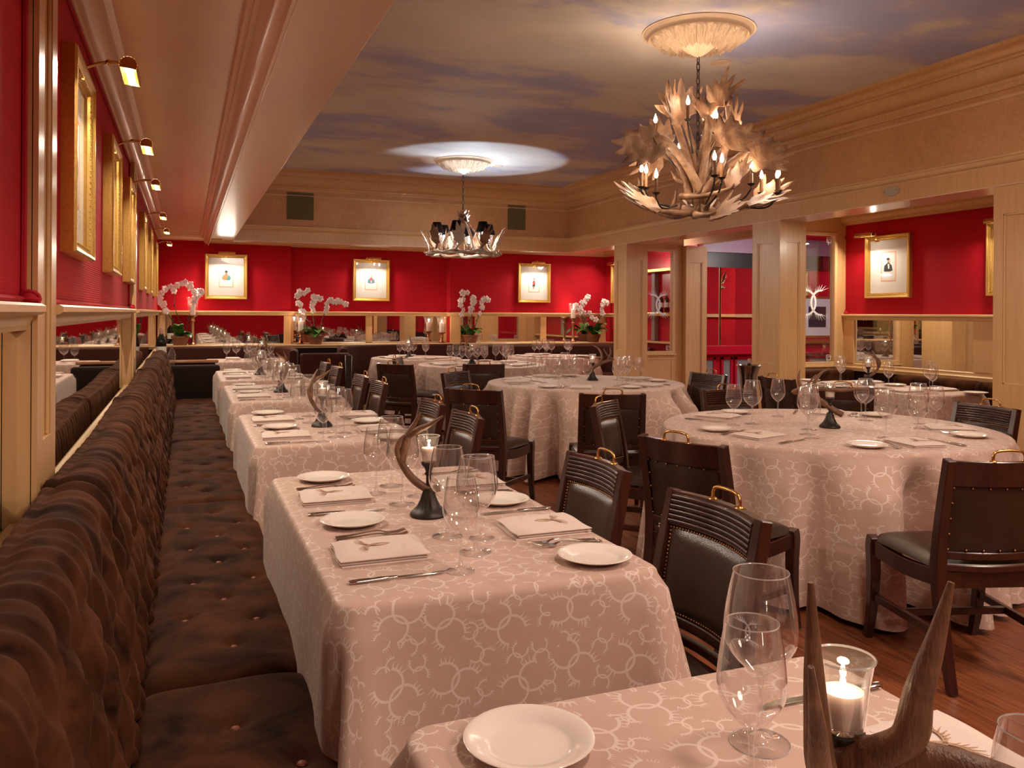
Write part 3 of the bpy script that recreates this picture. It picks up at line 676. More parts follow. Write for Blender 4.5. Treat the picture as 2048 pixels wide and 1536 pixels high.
# alcove bench
r = empty('alcove_banquette', 'brown velvet corner banquette in the right alcove', 'banquette', (0, 0, 0))
obj('seat', MB().box((6.18, 3.2, .2), (6.68, 7.03, .45)).box((5.75, 6.6, .2), (6.2, 7.03, .45)).mesh('seat', 'brown_velvet', True, .03, 60, 3), r)
for y0, y1 in ((3.2, 4.35), (4.37, 5.3), (5.32, 6.2)): obj('back_roll', MB().box((6.5, y0, .45), (6.69, y1, .80)).mesh('back_roll', 'brown_velvet', True, .06, 60, 4), r)
obj('back_panel', MB().box((5.75, 6.88, .45), (6.7, 7.03, .80)).mesh('back_panel', 'brown_velvet', True, .03, 60, 3), r)
obj('base', MB().box((6.22, 3.2, 0), (6.68, 7.03, .2)).mesh('base', 'dark_wood', False), r)

# ------------------------------------------------------------------ pictures and picture lights
def frame_kit():
    prof = [(0, 0), (0, -.038), (.006, -.046), (.014, -.046), (.020, -.038), (.030, -.034), (.036, -.030), (.040, -.030), (.044, -.020), (.052, -.018), (.052, -.008)]
    W, H_ = .29, .325; v = []; f = []; k = len(prof)
    for i, (ins, y) in enumerate(prof):
        for sx, sz in ((-1, -1), (1, -1), (1, 1), (-1, 1)): v.append((sx * (W - ins), y, sz * (H_ - ins)))
    for i in range(k - 1):
        for j in range(4): j2 = (j+1) % 4; f.append((i*4+j, i*4+j2, (i+1)*4+j2, (i+1)*4+j))
    f.append((0, 1, 2, 3))
    fr = MB().add(v, f).mesh('frame', 'gilt', True, 0, 15)
    bead = MB()
    for i in range(26):
        for sx in (-1, 1): bead.ball((sx * (W - .038), -.031, -.27 + i * .0216), .004, 6, 4)
    for i in range(22):
        for sz in (-1, 1): bead.ball((-.24 + i * .0228, -.031, sz * (H_ - .038)), .004, 6, 4)
    mt = MB().box((-W + .05, -.010, -H_ + .05), (W - .05, -.006, H_ - .05)).mesh('mat_board', 'mat_board', False)
    bo = MB()
    for q in ((-.078, -.13, -.070, .13), (.070, -.13, .078, .13), (-.078, -.13, .078, -.122), (-.078, .122, .078, .13)): bo.box((q[0], -.0115, q[1]), (q[2], -.010, q[3]))
    pr = MB().box((-.066, -.011, -.118), (.066, -.010, .118)).mesh('print', 'print_paper', False)
    gl = MB().box((-W + .05, -.0145, -H_ + .05), (W - .05, -.0135, H_ - .05)).mesh('glazing', 'cover_glass', False)
    for q_ in (pr,): q_.transform(Matrix.Diagonal((1.25, 1, 1.17, 1)))
    bo_ = bo.mesh('border_line', 'print_border', False); bo_.transform(Matrix.Diagonal((1.25, 1, 1.17, 1)))
    return [('frame', fr, [('beading', bead.mesh('beading', 'gilt'))]), ('mat_board', mt, [('border_line', bo_), ('print', pr)]), ('glazing', gl)]
FK = frame_kit()
def ell(cx, cz, rx, rz, n=18): return [(cx + rx*math.cos(i*2*pi/n), cz + rz*math.sin(i*2*pi/n)) for i in range(n)]
def figure(style):
    P = []
    def add(poly, m, d): P.append(('portrait_piece', MB().prism(poly, -.0112 - d*.0003, -.011 + 0, 'xz').mesh('portrait_piece', m, False)))
    if style == 0:   # bare-shouldered bust with wrap
        add([(-.045, -.02), (-.04, .01), (-.018, .028), (.018, .028), (.042, .008), (.046, -.025), (.03, -.04), (-.03, -.04)], 'coat_brown', 1); add([(.0, -.04), (.02, .01), (.03, .02), (.044, .006), (.046, -.03), (.03, -.042)], 'coat_teal', 2)
        add([(-.009, .02), (.009, .02), (.008, .04), (-.008, .04)], 'skin_dark', 2); add(ell(0, .052, .015, .019), 'skin_dark', 3); add(ell(0, .062, .017, .013), 'ink_dark', 4)
    elif style == 1:  # seated in blue coat, red scarf
        add([(-.045, -.03), (-.035, .015), (-.012, .03), (.014, .03), (.038, .012), (.047, -.03), (.02, -.04), (-.02, -.042)], 'coat_blue', 1); add([(-.016, .0), (-.012, .034), (.012, .034), (.014, .006), (0, -.006)], 'coat_red', 2)
        add([(-.006, -.03), (0, .004), (.006, -.03)], 'white_ink', 3); add(ell(0, .048, .013, .015), 'skin', 4); add([(-.014, .056), (-.006, .068), (.01, .068), (.014, .056)], 'ink_grey', 5)
    elif style == 2:  # standing figure in red tunic
        add([(-.02, -.02), (-.016, .03), (.012, .034), (.018, -.015)], 'coat_red', 1); add([(-.03, .0), (-.016, .026), (-.012, .01)], 'coat_red', 1); add([(.03, .01), (.012, .03), (.014, .012)], 'ink_grey', 1)
        add([(-.022, -.05), (-.02, -.018), (.016, -.014), (.014, -.045)], 'ink_dark', 2); add([(-.016, -.078), (-.014, -.05), (-.004, -.05), (-.006, -.078)], 'coat_red', 3); add([(.0, -.07), (.0, -.046), (.01, -.046), (.008, -.07)], 'ink_grey', 3)
        add(ell(0, .045, .009, .012), 'skin', 4); add([(-.016, .052), (-.008, .064), (.008, .064), (.016, .052)], 'ink_dark', 5)
    else:            # dark tail coat
        add([(-.045, -.04), (-.042, .005), (-.016, .026), (.014, .026), (.034, .005), (.042, -.035), (.02, -.044), (-.02, -.044)], 'ink_dark', 1); add([(-.002, -.02), (-.006, .026), (.01, .024), (.008, -.02)], 'white_ink', 2)
        add([(-.010, .02), (-.008, .034), (.01, .034), (.012, .02)], 'ink_dark', 3); add(ell(.001, .048, .013, .018), 'skin', 4); add(ell(-.003, .062, .016, .010), 'ink_dark', 5)
    for p_ in P: p_[1].transform(Matrix.Diagonal((1.3, 1, 1.22, 1)))
    return P
FIG = [figure(i) for i in range(4)]
def picture(loc, rz, style, label):
    r = place(FK, 'framed_picture', label, 'picture', loc, rz, 'gilt framed portrait prints')
    for n_, me in [(p[0], p[1]) for p in FIG[style]]: obj(n_, me, r)
sh = MB(); n_ = 14
for s0, s1 in ((0, 1),):
    V = []; F = []
    for i in range(n_ + 1):
        a = -.35 + (pi + .9) * i / n_
        for x_ in (-.115, .115):
            for rr in (.030, .028): V.append((x_, rr * math.cos(a), rr * math.sin(a)))
    for i in range(n_): q = i*4; F += [(q, q+4, q+6, q+2), (q+1, q+3, q+7, q+5), (q, q+1, q+5, q+4), (q+2, q+6, q+7, q+3)]
    sh.add(V, F); F2 = []
    for x_ in (-.115, .115): sh.add([(x_, .028*math.cos(-.35+(pi+.9)*i/10), .028*math.sin(-.35+(pi+.9)*i/10)) for i in range(11)] , [tuple(range(11))])
SHADE = sh.mesh('shade', 'brass', True, 0, 40)
TUBE = MB().sweep([(-.10, 0, 0), (.10, 0, 0)], .012, n=10).mesh('lamp_tube', 'lamp_glow')
ARM = MB().sweep(crv([(0, .172, -.03), (0, .15, .0), (0, .08, .03), (0, .02, .034)], 5), .006, n=8).ball((0, .15, 0), .011).ball((0, .07, .032), .010).lathe([(.0001, 0), (.02, 0), (.02, .012), (.0001, .012)], 14, (0, .16, -.04)).mesh('arm', 'brass')
BP = MB().box((-.03, .165, -.06), (.03, .178, -.005)).mesh('back_plate', 'brass', True, .003)
def picture_light(base, rz, label, e=7):
    """base = point on the wall at the top centre of the frame; lamp sits .175 in front of it"""
    M = Matrix.Rotation(rz, 4, 'Z'); p = Vector(base) + M @ Vector((0, -.178, -.005))
    r = place([('shade', SHADE, [('lamp_tube', TUBE)]), ('arm', ARM), ('back_plate', BP)], 'picture_light', label, 'lamp', p, rz, 'brass picture lights')
    light('AREA', 'picture_lamp', (0, .012, -.014), e * 1.5, (1, .86, .68), parent=r, shape='RECTANGLE', size=.21, size_y=.02, rot=(-math.radians(38), 0, 0))
    return r
zc = 1.89
lw = [(3.17, 0, 'nearest on the left wall'), (4.58, 1, 'second along the left wall'), (5.92, 3, 'third along the left wall, before the post'), (7.85, 0, 'fourth along the left wall, after the post'), (9.3, 1, 'fifth along the left wall'), (11.0, 2, 'last on the left wall, by the corner')]
for y, st, t_ in lw:
    picture((XL, y, zc), pi/2, st, 'gilt framed portrait print, ' + t_); picture_light((XL, y, zc + .325), pi/2, 'brass picture light, ' + t_.replace('nearest', 'nearest us'), 9)
for x, y, st, t_, e in ((.55, YB, 0, 'bare-shouldered sitter, left on the red back wall', 14), (2.70, YB + .2, 1, 'blue coat and red scarf, middle of the back wall', 14), (5.38, YB, 2, 'standing figure in red tunic, right on the back wall', 14)):
    picture((x, y, zc), 0, st, 'gilt framed print of a ' + t_); picture_light((x, y, zc + .325), 0, 'brass picture light above the ' + t_, e)
picture((XA, 12.05, zc), -pi/2, 1, 'gilt framed print half hidden behind the far pillar'); picture_light((XA, 12.05, zc + .325), -pi/2, 'brass picture light over the print half hidden by the far pillar', 6)
picture((XA, 6.45, zc), -pi/2, 3, 'gilt framed print of a man in dark tail coat, right alcove'); picture_light((XA, 6.6, zc + .325), -pi/2, 'brass picture light above the tail coat portrait in the right alcove', 10)
picture((XA, 5.03, zc), -pi/2, 0, 'gilt framed print at the right edge of the alcove, cut by the near pillar'); picture_light((XA, 5.1, zc + .325), -pi/2, 'brass picture light over the alcove print cut by the near pillar', 10)
# lobby pictures and shelf
def plain_picture(x, y, z, w, h, rz, fm, label, im='ink_grey'):
    r = empty('framed_picture', label, 'picture', (x, y, z), rz); b = MB()
    for q in ((-w, -h, -w + .03, h), (w - .03, -h, w, h), (-w, -h, w, -h + .03), (-w, h - .03, w, h)): b.box((q[0], -.03, q[1]), (q[2], 0, q[3]))
    obj('frame', b.mesh('frame', fm, False, .004), r); obj('mat_board', MB().box((-w+.02, -.01, -h+.02), (w-.02, -.004, h-.02)).mesh('mat_board', 'mat_board', False), r)
    obj('print', MB().box((-w*.5, -.013, -h*.5), (w*.5, -.010, h*.5)).mesh('print', im, False), r)
struct('trim_lobby_green', MB().box((8.02, 10.16, .93), (8.75, 10.2, 2.0)), 'green_wall')
plain_picture(8.12, 10.16, 1.78, .09, .14, 0, 'dark_wood', 'small dark framed photograph, upper one on the green lobby wall')
plain_picture(8.08, 10.16, 1.46, .07, .13, 0, 'dark_wood', 'narrow framed photograph, middle of the green lobby wall', 'ink_dark')
plain_picture(8.22, 10.16, 1.17, .12, .13, 0, 'gilt', 'gilt framed photograph, lowest on the green lobby wall', 'ink_dark')
plain_picture(8.86, 10.2, 1.86, .1, .2, 0, 'gilt', 'pale print on the lobby wall seen through the alcove window', 'white_ink')
plain_picture(9.15, 10.2, 1.36, .34, .32, 0, 'gilt', 'wide gilt frame on the lobby wall behind the etched alcove window', 'ink_dark')
tag(obj('console_shelf', MB().box((8.5, 10.0, .95), (9.9, 10.19, 1.0)).mesh('console_shelf', 'gilt', False, .01)), 'gilt shelf on the lobby wall behind the alcove window', 'shelf')
for i, y in enumerate((10.35, 10.5, 10.66)): place(BK, 'bottle', 'dark bottle on the red bar shelf behind the first etched pane, ' + ['nearest', 'middle', 'farthest'][i], 'bottle', (6.62, y, 1.41), 0, 'bottles on the bar shelf')

# ------------------------------------------------------------------ rosettes and chandeliers
def rosette(x, y, label, R=.36):
    n = 96; prof = []
    K = 60
    def fn(s, t):
        a = s * 2 * pi; r = R * (1 - t)
        z = -.012
        q = r / R
        if q > .93: z = -.02 * (1 - (q - .93) / .07) - .004
        elif q > .86: z = -.032 + .012 * math.sin((q - .86) / .07 * pi * 2)
        elif q > .36:
            w = (q - .36) / .5; tier = (w * 3) % 1; k3 = int(w * 3); ph3 = a * 9 + (pi / 2 if k3 % 2 else 0)
            lf = abs(math.cos(ph3)) ** .5; z = -.03 - .055 * (1 - w) - .048 * lf * (1 - tier) ** .6 * (.35 + .65 * abs(math.cos(a * 36)) ** .5) - .008 * abs(math.sin(a * 27 + w * 30))
        elif q > .3: z = -.09 - .02 * math.sin((q - .3) / .06 * pi)
        else: z = -.10 - .07 * (1 - q / .3) - .006 * abs(math.cos(a * 10)) * math.sin(q / .3 * pi)
        return (r * math.cos(a), r * math.sin(a), z)
    m = MB(); m.grid(n * 4, K, fn, wrap=True); m.lathe([(R, -.004), (R + .012, -.006), (R + .012, 0), (R - .02, 0)], 64)
    return tag(obj('ceiling_rosette', m.mesh('ceiling_rosette', 'plaster', True, 0, 50), None, (x, y, ZC)), label, 'ceiling medallion')
def link_chain(z0, z1, m='chain_iron', s=.03):
    n = int((z1 - z0) / (s * 1.5)); b = MB()
    for i in range(n):
        z = z0 + (i + .5) * (z1 - z0) / n; h = (z1 - z0) / n * .68; pts = []
        for k in range(13):
            a = k * 2 * pi / 12; u_, w_ = .36 * s * math.cos(a), h * math.sin(a); pts.append((u_, 0, z + w_) if i % 2 else (0, u_, z + w_))
        b.sweep(pts, s * .11, n=5, up=(.3, 1, .2), cap=False)
    return b.mesh('chain', m)
RV = Vector((math.cos(-YAW), math.sin(-YAW), 0)); FV = Vector((math.sin(YAW), math.cos(YAW), 0)); UP = Vector((0, 0, 1))
def palm_antler(p0, p1, p2, p3, nrm, w=.1, rb=.02, tines=7, tl=.16, seed=0, brow=True, spread=1.0):
    """beam p0-p1-p2, palm p2-p3, tines fanning from its far edge"""
    rg = random.Random(seed); b = MB(); nrm = Vector(nrm).normalized(); P = [Vector(q) for q in (p0, p1, p2, p3)]
    T = (P[3] - P[2]).normalized(); nn = (nrm - nrm.dot(T) * T).normalized(); S = T.cross(nn); L = (P[3] - P[2]).length
    path = crv(P[:3] + [P[2] + T * L * .25], 7); N = len(path)
    b.sweep(path, lerps([rb * 1.2, rb, rb * .9, rb * 1.0, rb * 1.25, rb * 1.7], N), lerps([rb * 1.15, rb * .95, rb * .85, rb * .7, rb * .45, .008], N), n=12, up=nrm)
    fl_ = rg.choice((1, -1)); tn = [(-1.0 + 2.05 * (i + rg.uniform(-.15, .15)) / (tines - 1), rg.uniform(.55, 1.15)) for i in range(max(4, tines - 1))]
    na, nr_ = 64, 9; V = []; F = []
    for lay in (1, -1):
        for i in range(na + 1):
            ph = (-1.35 + 2.7 * i / na); R0 = L * (.72 + .30 * math.cos(ph * 1.15 + .35 * fl_)); sp = 0
            for c_, l_ in tn:
                d_ = abs(ph - c_) / .20
                if d_ < 1: sp = max(sp, tl * .78 * l_ * (1 - d_) ** 1.0)
                elif d_ < 1.9: sp = max(sp, 0)
            R0 += .012 * math.sin(ph * 17 + seed)
            for j in range(nr_ + 1):
                q = j / nr_; rr = R0 * min(q * 1.28, 1) + (sp * max(0, (q - .78) / .22)); x_ = rr * math.cos(ph * .96); y_ = rr * math.sin(ph) * w / (L * .78)
                curl = 1.6 * y_ * y_ + .5 * max(0, x_ - L * .5) ** 2 + .004 * math.sin(x_ * 60 + y_ * 50); th_ = (.0065 * (1 - q ** 6) + .0012) * (1 if q < .8 else max(.25, 1 - (q - .8) * 2.6))
                V.append(P[2] + T * x_ + S * y_ + nn * (curl + lay * th_))
    M_ = (na + 1) * (nr_ + 1)
    for i in range(na):
        for j in range(nr_): q = i * (nr_ + 1) + j; F.append((q, q + 1, q + nr_ + 2, q + nr_ + 1)); F.append((M_ + q, M_ + q + nr_ + 1, M_ + q + nr_ + 2, M_ + q + 1))
        q = i * (nr_ + 1) + nr_; F.append((q, M_ + q, M_ + q + nr_ + 1, q + nr_ + 1))
    for e_ in (0, na):
        for j in range(nr_): q = e_ * (nr_ + 1) + j; F.append((q, q + 1, M_ + q + 1, M_ + q))
    b.add(V, F)
    if brow:
        q = P[0].lerp(P[1], .55); dn = (nn * .6 + S * .5 + T * .5).normalized()
        pp = crv([q, q + dn * .07, q + dn * .12 + UP * .05], 3); b.sweep(pp, lerps([rb * .8, rb * .5, .003], len(pp)), n=6)
    return b
def W(c, lx, ld, z): return c + RV * lx + FV * ld + UP * (z)
BULB = MB().lathe([(.0001, .0), (.008, .004), (.0125, .018), (.011, .03), (.004, .05), (.0004, .062)], 12).mesh('bulb', 'bulb_glow')
SLEEVE = MB().lathe([(.0001, 0), (.011, 0), (.0115, .095), (.0001, .095)], 12).mesh('candle_sleeve', 'candle_sleeve')
BOB = MB().lathe([(.0001, -.03), (.006, -.03), (.006, -.012), (.02, -.004), (.026, .004), (.02, .004), (.0001, 0)], 14).mesh('drip_pan', 'dark_iron')
CH1 = Vector((3.165, 4.65, 0))
rosette(3.165, 4.65, 'cream acanthus plaster rosette above the near chandelier')
r1 = empty('antler_chandelier', 'big palmate antler chandelier with candle bulbs, near centre of the ceiling', 'chandelier', CH1)
obj('chain', link_chain(2.30, ZC - .16), r1)
obj('rod', MB().sweep([(0, 0, 2.05), (0, 0, 2.4)], .012, n=8).mesh('rod', 'dark_iron'), r1)
O = Vector((0, 0, 0)); nF = -FV
def A(l, *a, **k): return obj('antler', palm_antler(*[W(O, *q) for q in l], *a, **k).mesh('antler', 'antler', True, 0, 70), r1)
Z = 2.08
A([(.10, 0, Z), (-.12, -.12, 2.04), (-.28, -.2, 2.05), (-.46, -.24, 2.13)], UP * .8 - FV * .6 + RV * .2, .10, .026, 7, .15, 1)
A([(-.1, 0, Z + .02), (-.2, .1, 2.1), (-.33, .16, 2.16), (-.42, .24, 2.26)], UP - FV * .4, .09, .024, 6, .15, 2)
A([(-.1, 0, Z), (.14, -.14, 2.05), (.27, -.2, 2.09), (.40, -.26, 2.11)], UP * .9 - FV * .5, .085, .027, 6, .15, 3)
A([(-.06, .05, Z), (.2, .05, 2.1), (.38, .02, 2.13), (.52, -.02, 2.20)], UP * .5 - FV * .7, .08, .026, 7, .17, 4)
A([(.05, .1, Z), (-.06, -.22, 2.02), (.0, -.38, 2.0), (.12, -.48, 2.03)], UP - FV * .9, .12, .024, 7, .10, 5)
A([(.0, -.1, Z), (.03, .22, 2.06), (.12, .38, 2.1), (.16, .52, 2.2)], UP - FV * .2, .1, .024, 6, .15, 6)
A([(.0, -.1, Z), (-.1, .22, 2.06), (-.24, .34, 2.12), (-.32, .48, 2.2)], UP - FV * .2, .1, .024, 6, .15, 7)
A([(-.12, -.06, 2.16), (.0, -.24, 2.14), (.12, -.30, 2.17), (.23, -.32, 2.32)], FV * -.8 + UP * .8, .055, .02, 6, .12, 8)
A([(.05, -.02, 2.12), (-.09, -.12, 2.34), (-.24, -.16, 2.50), (-.50, -.2, 2.42)], nF + UP * .25, .125, .030, 7, .16, 9, spread=.9)
A([(-.04, -.02, 2.12), (-.12, -.02, 2.36), (-.22, .05, 2.46), (-.34, .1, 2.40)], nF - RV * .4, .08, .026, 6, .16, 10)
A([(.0, -.02, 2.12), (.12, -.10, 2.30), (.24, -.14, 2.40), (.48, -.16, 2.43)], nF + UP * .4, .125, .028, 8, .17, 11, spread=1.0)
A([(.0, .03, 2.12), (.02, .12, 2.4), (.12, .2, 2.55), (.2, .22, 2.7)], nF + RV * .2, .10, .024, 6, .16, 12)
A([(.02, 0, 2.12), (-.07, -.06, 2.38), (-.15, -.08, 2.60), (-.20, -.12, 2.80)], nF + RV * .7, .06, .028, 6, .18, 13)
A([(.0, 0, 2.15), (.03, -.08, 2.42), (.06, -.06, 2.66), (.02, -.0, 2.80)], nF + RV * .4, .055, .030, 5, .16, 14)
A([(.03, .02, 2.3), (-.02, .1, 2.55), (-.08, .08, 2.70), (-.11, .03, 2.86)], nF, .12, .024, 7, .13, 15)
A([(.0, .0, 2.3), (.05, -.02, 2.58), (.10, -.02, 2.76), (.17, -.03, 2.91)], nF + RV * -.2, .085, .026, 6, .15, 16)
A([(-.02, -.06, 2.12), (.09, -.20, 2.30), (.12, -.24, 2.44), (.19, -.25, 2.58)], nF + UP * .1, .13, .024, 7, .11, 17)
A([(-.02, .03, 2.2), (.15, .05, 2.45), (.26, .06, 2.58), (.24, .02, 2.74)], nF + RV * .5, .07, .022, 6, .15, 18)
A([(.02, .1, 2.2), (-.1, .2, 2.4), (-.16, .26, 2.55), (-.22, .3, 2.7)], nF, .1, .024, 6, .15, 19)
# candle arms: (lx, ld, base z of sleeve)
can = [(-.285, -.02, 2.555), (-.10, -.16, 2.64), (.09, .16, 2.62), (.11, -.05, 2.58), (.325, 0, 2.48), (.01, -.42, 2.235), (.075, -.34, 2.235), (.30, -.2, 2.22), (.42, -.02, 2.19), (.46, -.22, 2.16), (.52, -.06, 2.2), (-.40, -.18, 2.2), (-.355, -.08, 2.21), (-.32, -.26, 2.15), (-.06, .3, 2.45)]
for i, (lx, ld, z) in enumerate(can):
    p = W(O, lx, ld, z); s_ = obj('candle_sleeve', SLEEVE, r1, p); obj('bulb', BULB, s_, (0, 0, .095)); obj('drip_pan', BOB, s_, (0, 0, 0))
    arm = crv([W(O, lx * .5, ld * .5, max(z - .2, 2.09)), W(O, lx * .85, ld * .85, z - .09), W(O, lx, ld, z - .03)], 4)
    obj('arm', MB().sweep(arm, .006, n=6).mesh('arm', 'dark_iron'), r1)
    light('POINT', 'candle_lamp', p + Vector((0, 0, .125)), 19, (1, .74, .50), parent=r1, shadow_soft_size=.012)
# far chandelier with black shades
CH2 = Vector((3.18, 9.68, 0))
rosette(3.18, 9.68, 'cream acanthus plaster rosette in the bright pool above the far chandelier')
def chand2(loc, label, real=True):
    r = empty('antler_chandelier', label, 'chandelier', loc); rg = random.Random(21)
    obj('chain', link_chain(2.58, ZC - .16) if real else link_chain(2.55, 2.72), r)
    for i in range(9):
        a = i * 2 * pi / 9 + .2; ra = RV * math.cos(a) + FV * math.sin(a); ta = -RV * math.sin(a) + FV * math.cos(a)
        R0 = .36
        p0 = ra * R0 - ta * .22 + UP * 2.13; p1 = ra * (R0 + .04) + UP * 2.10; p2 = ra * (R0 + .05) + ta * .12 + UP * 2.2; p3 = ra * (R0 + .1) + ta * .16 + UP * (2.36 + rg.uniform(-.04, .06))
        obj('antler', palm_antler(p0, p1, p2, p3, ra + ta * .3, .07, .017, 5, .12, 50 + i).mesh('antler', 'antler' if i % 2 else 'antler_lit', True, 0, 70), r)
        p0 = ra * .4 + ta * .1 + UP * 2.15; p3 = ra * .2 - ta * .42 + UP * 2.12
        obj('antler', palm_antler(p0, ra * .42 - ta * .1 + UP * 2.11, ra * .36 - ta * .26 + UP * 2.1, p3, UP, .04, .016, 4, .10, 70 + i).mesh('antler', 'antler_lit', True, 0, 70), r)
    for i in range(4):
        a = i * pi / 2 + .5; ra = RV * math.cos(a) + FV * math.sin(a)
        obj('antler', palm_antler(ra * .30 + UP * 2.15, ra * .2 + UP * 2.35, ra * .06 + UP * 2.5, ra * -.04 + UP * 2.6, ra, .06, .018, 5, .10, 90 + i).mesh('antler', 'antler', True, 0, 70), r)
    SH = MB().lathe([(.085, 0), (.05, .13), (.048, .13), (.083, 0)], 20, closed=True).mesh('lamp_shade', 'shade_black')
    HG = MB().lathe([(.03, -.13), (.05, -.09), (.062, 0), (.06, .02)], 18).mesh('glass_chimney', 'thin_glass')
    TB = MB().lathe([(.0001, 0), (.012, 0), (.012, .07), (.0001, .075)], 12).mesh('bulb', 'white_glow')
    for i in range(6):
        a = i * pi / 3 + .35; p = (RV * math.cos(a) + FV * math.sin(a)) * .33 + UP * 2.36
        s_ = obj('lamp_shade', SH, r, p); obj('glass_chimney', HG, r, p); obj('bulb', TB, r, p + Vector((0, 0, -.07))); obj('drip_pan', BOB, r, p + Vector((0, 0, -.10)))
        obj('arm', MB().sweep(crv([(RV * math.cos(a) + FV * math.sin(a)) * .2 + UP * 2.12, (RV * math.cos(a) + FV * math.sin(a)) * .32 + UP * 2.14, p + Vector((0, 0, -.12))], 4), .006, n=6).mesh('arm', 'dark_iron'), r)
        if real: light('POINT', 'shade_lamp', p + Vector((0, 0, -.035)), 42, (1, .90, .80), parent=r, shadow_soft_size=.014)
    return r
r2 = chand2(CH2, 'antler chandelier with black shades hanging over the far round table')
light('SPOT', 'uplight', (.12, -.05, 2.48), 52, (.72, .86, 1), parent=r2, spot_size=2 * math.atan(1.2 / .78), spot_blend=.10, shadow_soft_size=.02, rot=(pi, 0, 0))
r3 = chand2(Vector((9.1, 6.1, -.2)), 'small antler chandelier in the lobby, seen in its mirrors', False)
light('POINT', 'lobby_chandelier_lamp', (0, 0, 2.3), 30, (1, .8, .6), parent=r3, shadow_soft_size=.2)

# ------------------------------------------------------------------ tables and cloths
def rect_cloth(x0, x1, y0, y1, label, seed, hem=.09, z=.752):
    rg = random.Random(seed); rc = .035; cx, cy = (x0+x1)/2, (y0+y1)/2; hx, hy = (x1-x0)/2, (y1-y0)/2
    pts = []; nseg = 10; step = .02
    def side(a, b):
        n = int((Vector(b) - Vector(a)).length / step); return [Vector(a).lerp(Vector(b), i/n) for i in range(n)]
    cor = [(hx-rc, hy-rc, 0), (-hx+rc, hy-rc, pi/2), (-hx+rc, -hy+rc, pi), (hx-rc, -hy+rc, 3*pi/2)]
    C_ = []
    for k, (ax, ay, a0) in enumerate(cor):
        for i in range(nseg + 1): a = a0 + pi/2 * i/nseg; C_.append((Vector((ax + rc*math.cos(a), ay + rc*math.sin(a))), Vector((math.cos(a), math.sin(a))), 1 - abs(i/nseg - .5) * .6))
        nx = cor[(k+1) % 4]; a = C_[-1][0]; e = Vector((nx[0] + rc*math.cos(nx[2]), nx[1] + rc*math.sin(nx[2]))); nr = C_[-1][1]; n = int((e-a).length/step)
        for i in range(1, n):
            p = a.lerp(e, i/n); dd = min((p-a).length, (p-e).length); C_.append((p, nr, math.exp(-dd/.07) * .7))
    n = len(C_); mb = MB(); uv = []; ph = [rg.uniform(0, 6) for _ in range(6)]
    inner = [1.0, .97, .7, .35]
    rings = []
    for f_ in inner[::-1]: rings.append(('t', f_))
    for a in (.3, .6, 1): rings.append(('r', a))
    H_ = z - hem
    for k in range(1, 19): rings.append(('s', k / 18))
    V = []; UV = []
    for kind, q in rings:
        for i, (p, nr, cw) in enumerate(C_):
            if kind == 't': P = p * q * 1.0; V.append((cx + P.x, cy + P.y, z)); UV.append((cx + P.x, cy + P.y))
            elif kind == 'r':
                a = q * pi/2; o_ = .018 * math.sin(a); V.append((cx + p.x + nr.x*o_, cy + p.y + nr.y*o_, z - .018*(1-math.cos(a)))); e_ = p + nr * .02 * q; UV.append((cx+e_.x, cy+e_.y))
            else:
                s_ = p.x * nr.y - p.y * nr.x + (nr.x * 3 + nr.y * 5)
                wv = math.sin(s_ * 9 + ph[0]) * .5 + math.sin(s_ * 17 + ph[1]) * .3 + math.sin(s_ * 4.3 + ph[2]) * .4
                flare = .06 * q + .012 * wv * q ** 1.3 * 1.6 + cw * (.02 + .11 * q) - .03 * (1 - cw) * q
                if nr.x < -.5: flare = min(flare, .025)
                o_ = .018 + flare; zz = z - .018 - (H_ - .018) * q + (0.0)
                V.append((cx + p.x + nr.x*o_, cy + p.y + nr.y*o_, zz)); e_ = p + nr * (.03 + H_ * q); UV.append((cx+e_.x, cy+e_.y))
    F = [tuple(range(n))]
    for k in range(len(rings) - 1):
        for i in range(n): i2 = (i+1) % n; F.append((k*n+i, (k+1)*n+i, (k+1)*n+i2, k*n+i2))
    mb.v = V; mb.f = F; mb.uv = UV
    return tag(obj('tablecloth', mb.mesh('tablecloth', 'damask', True, 0, 180)), label, 'tablecloth', 'damask tablecloths')
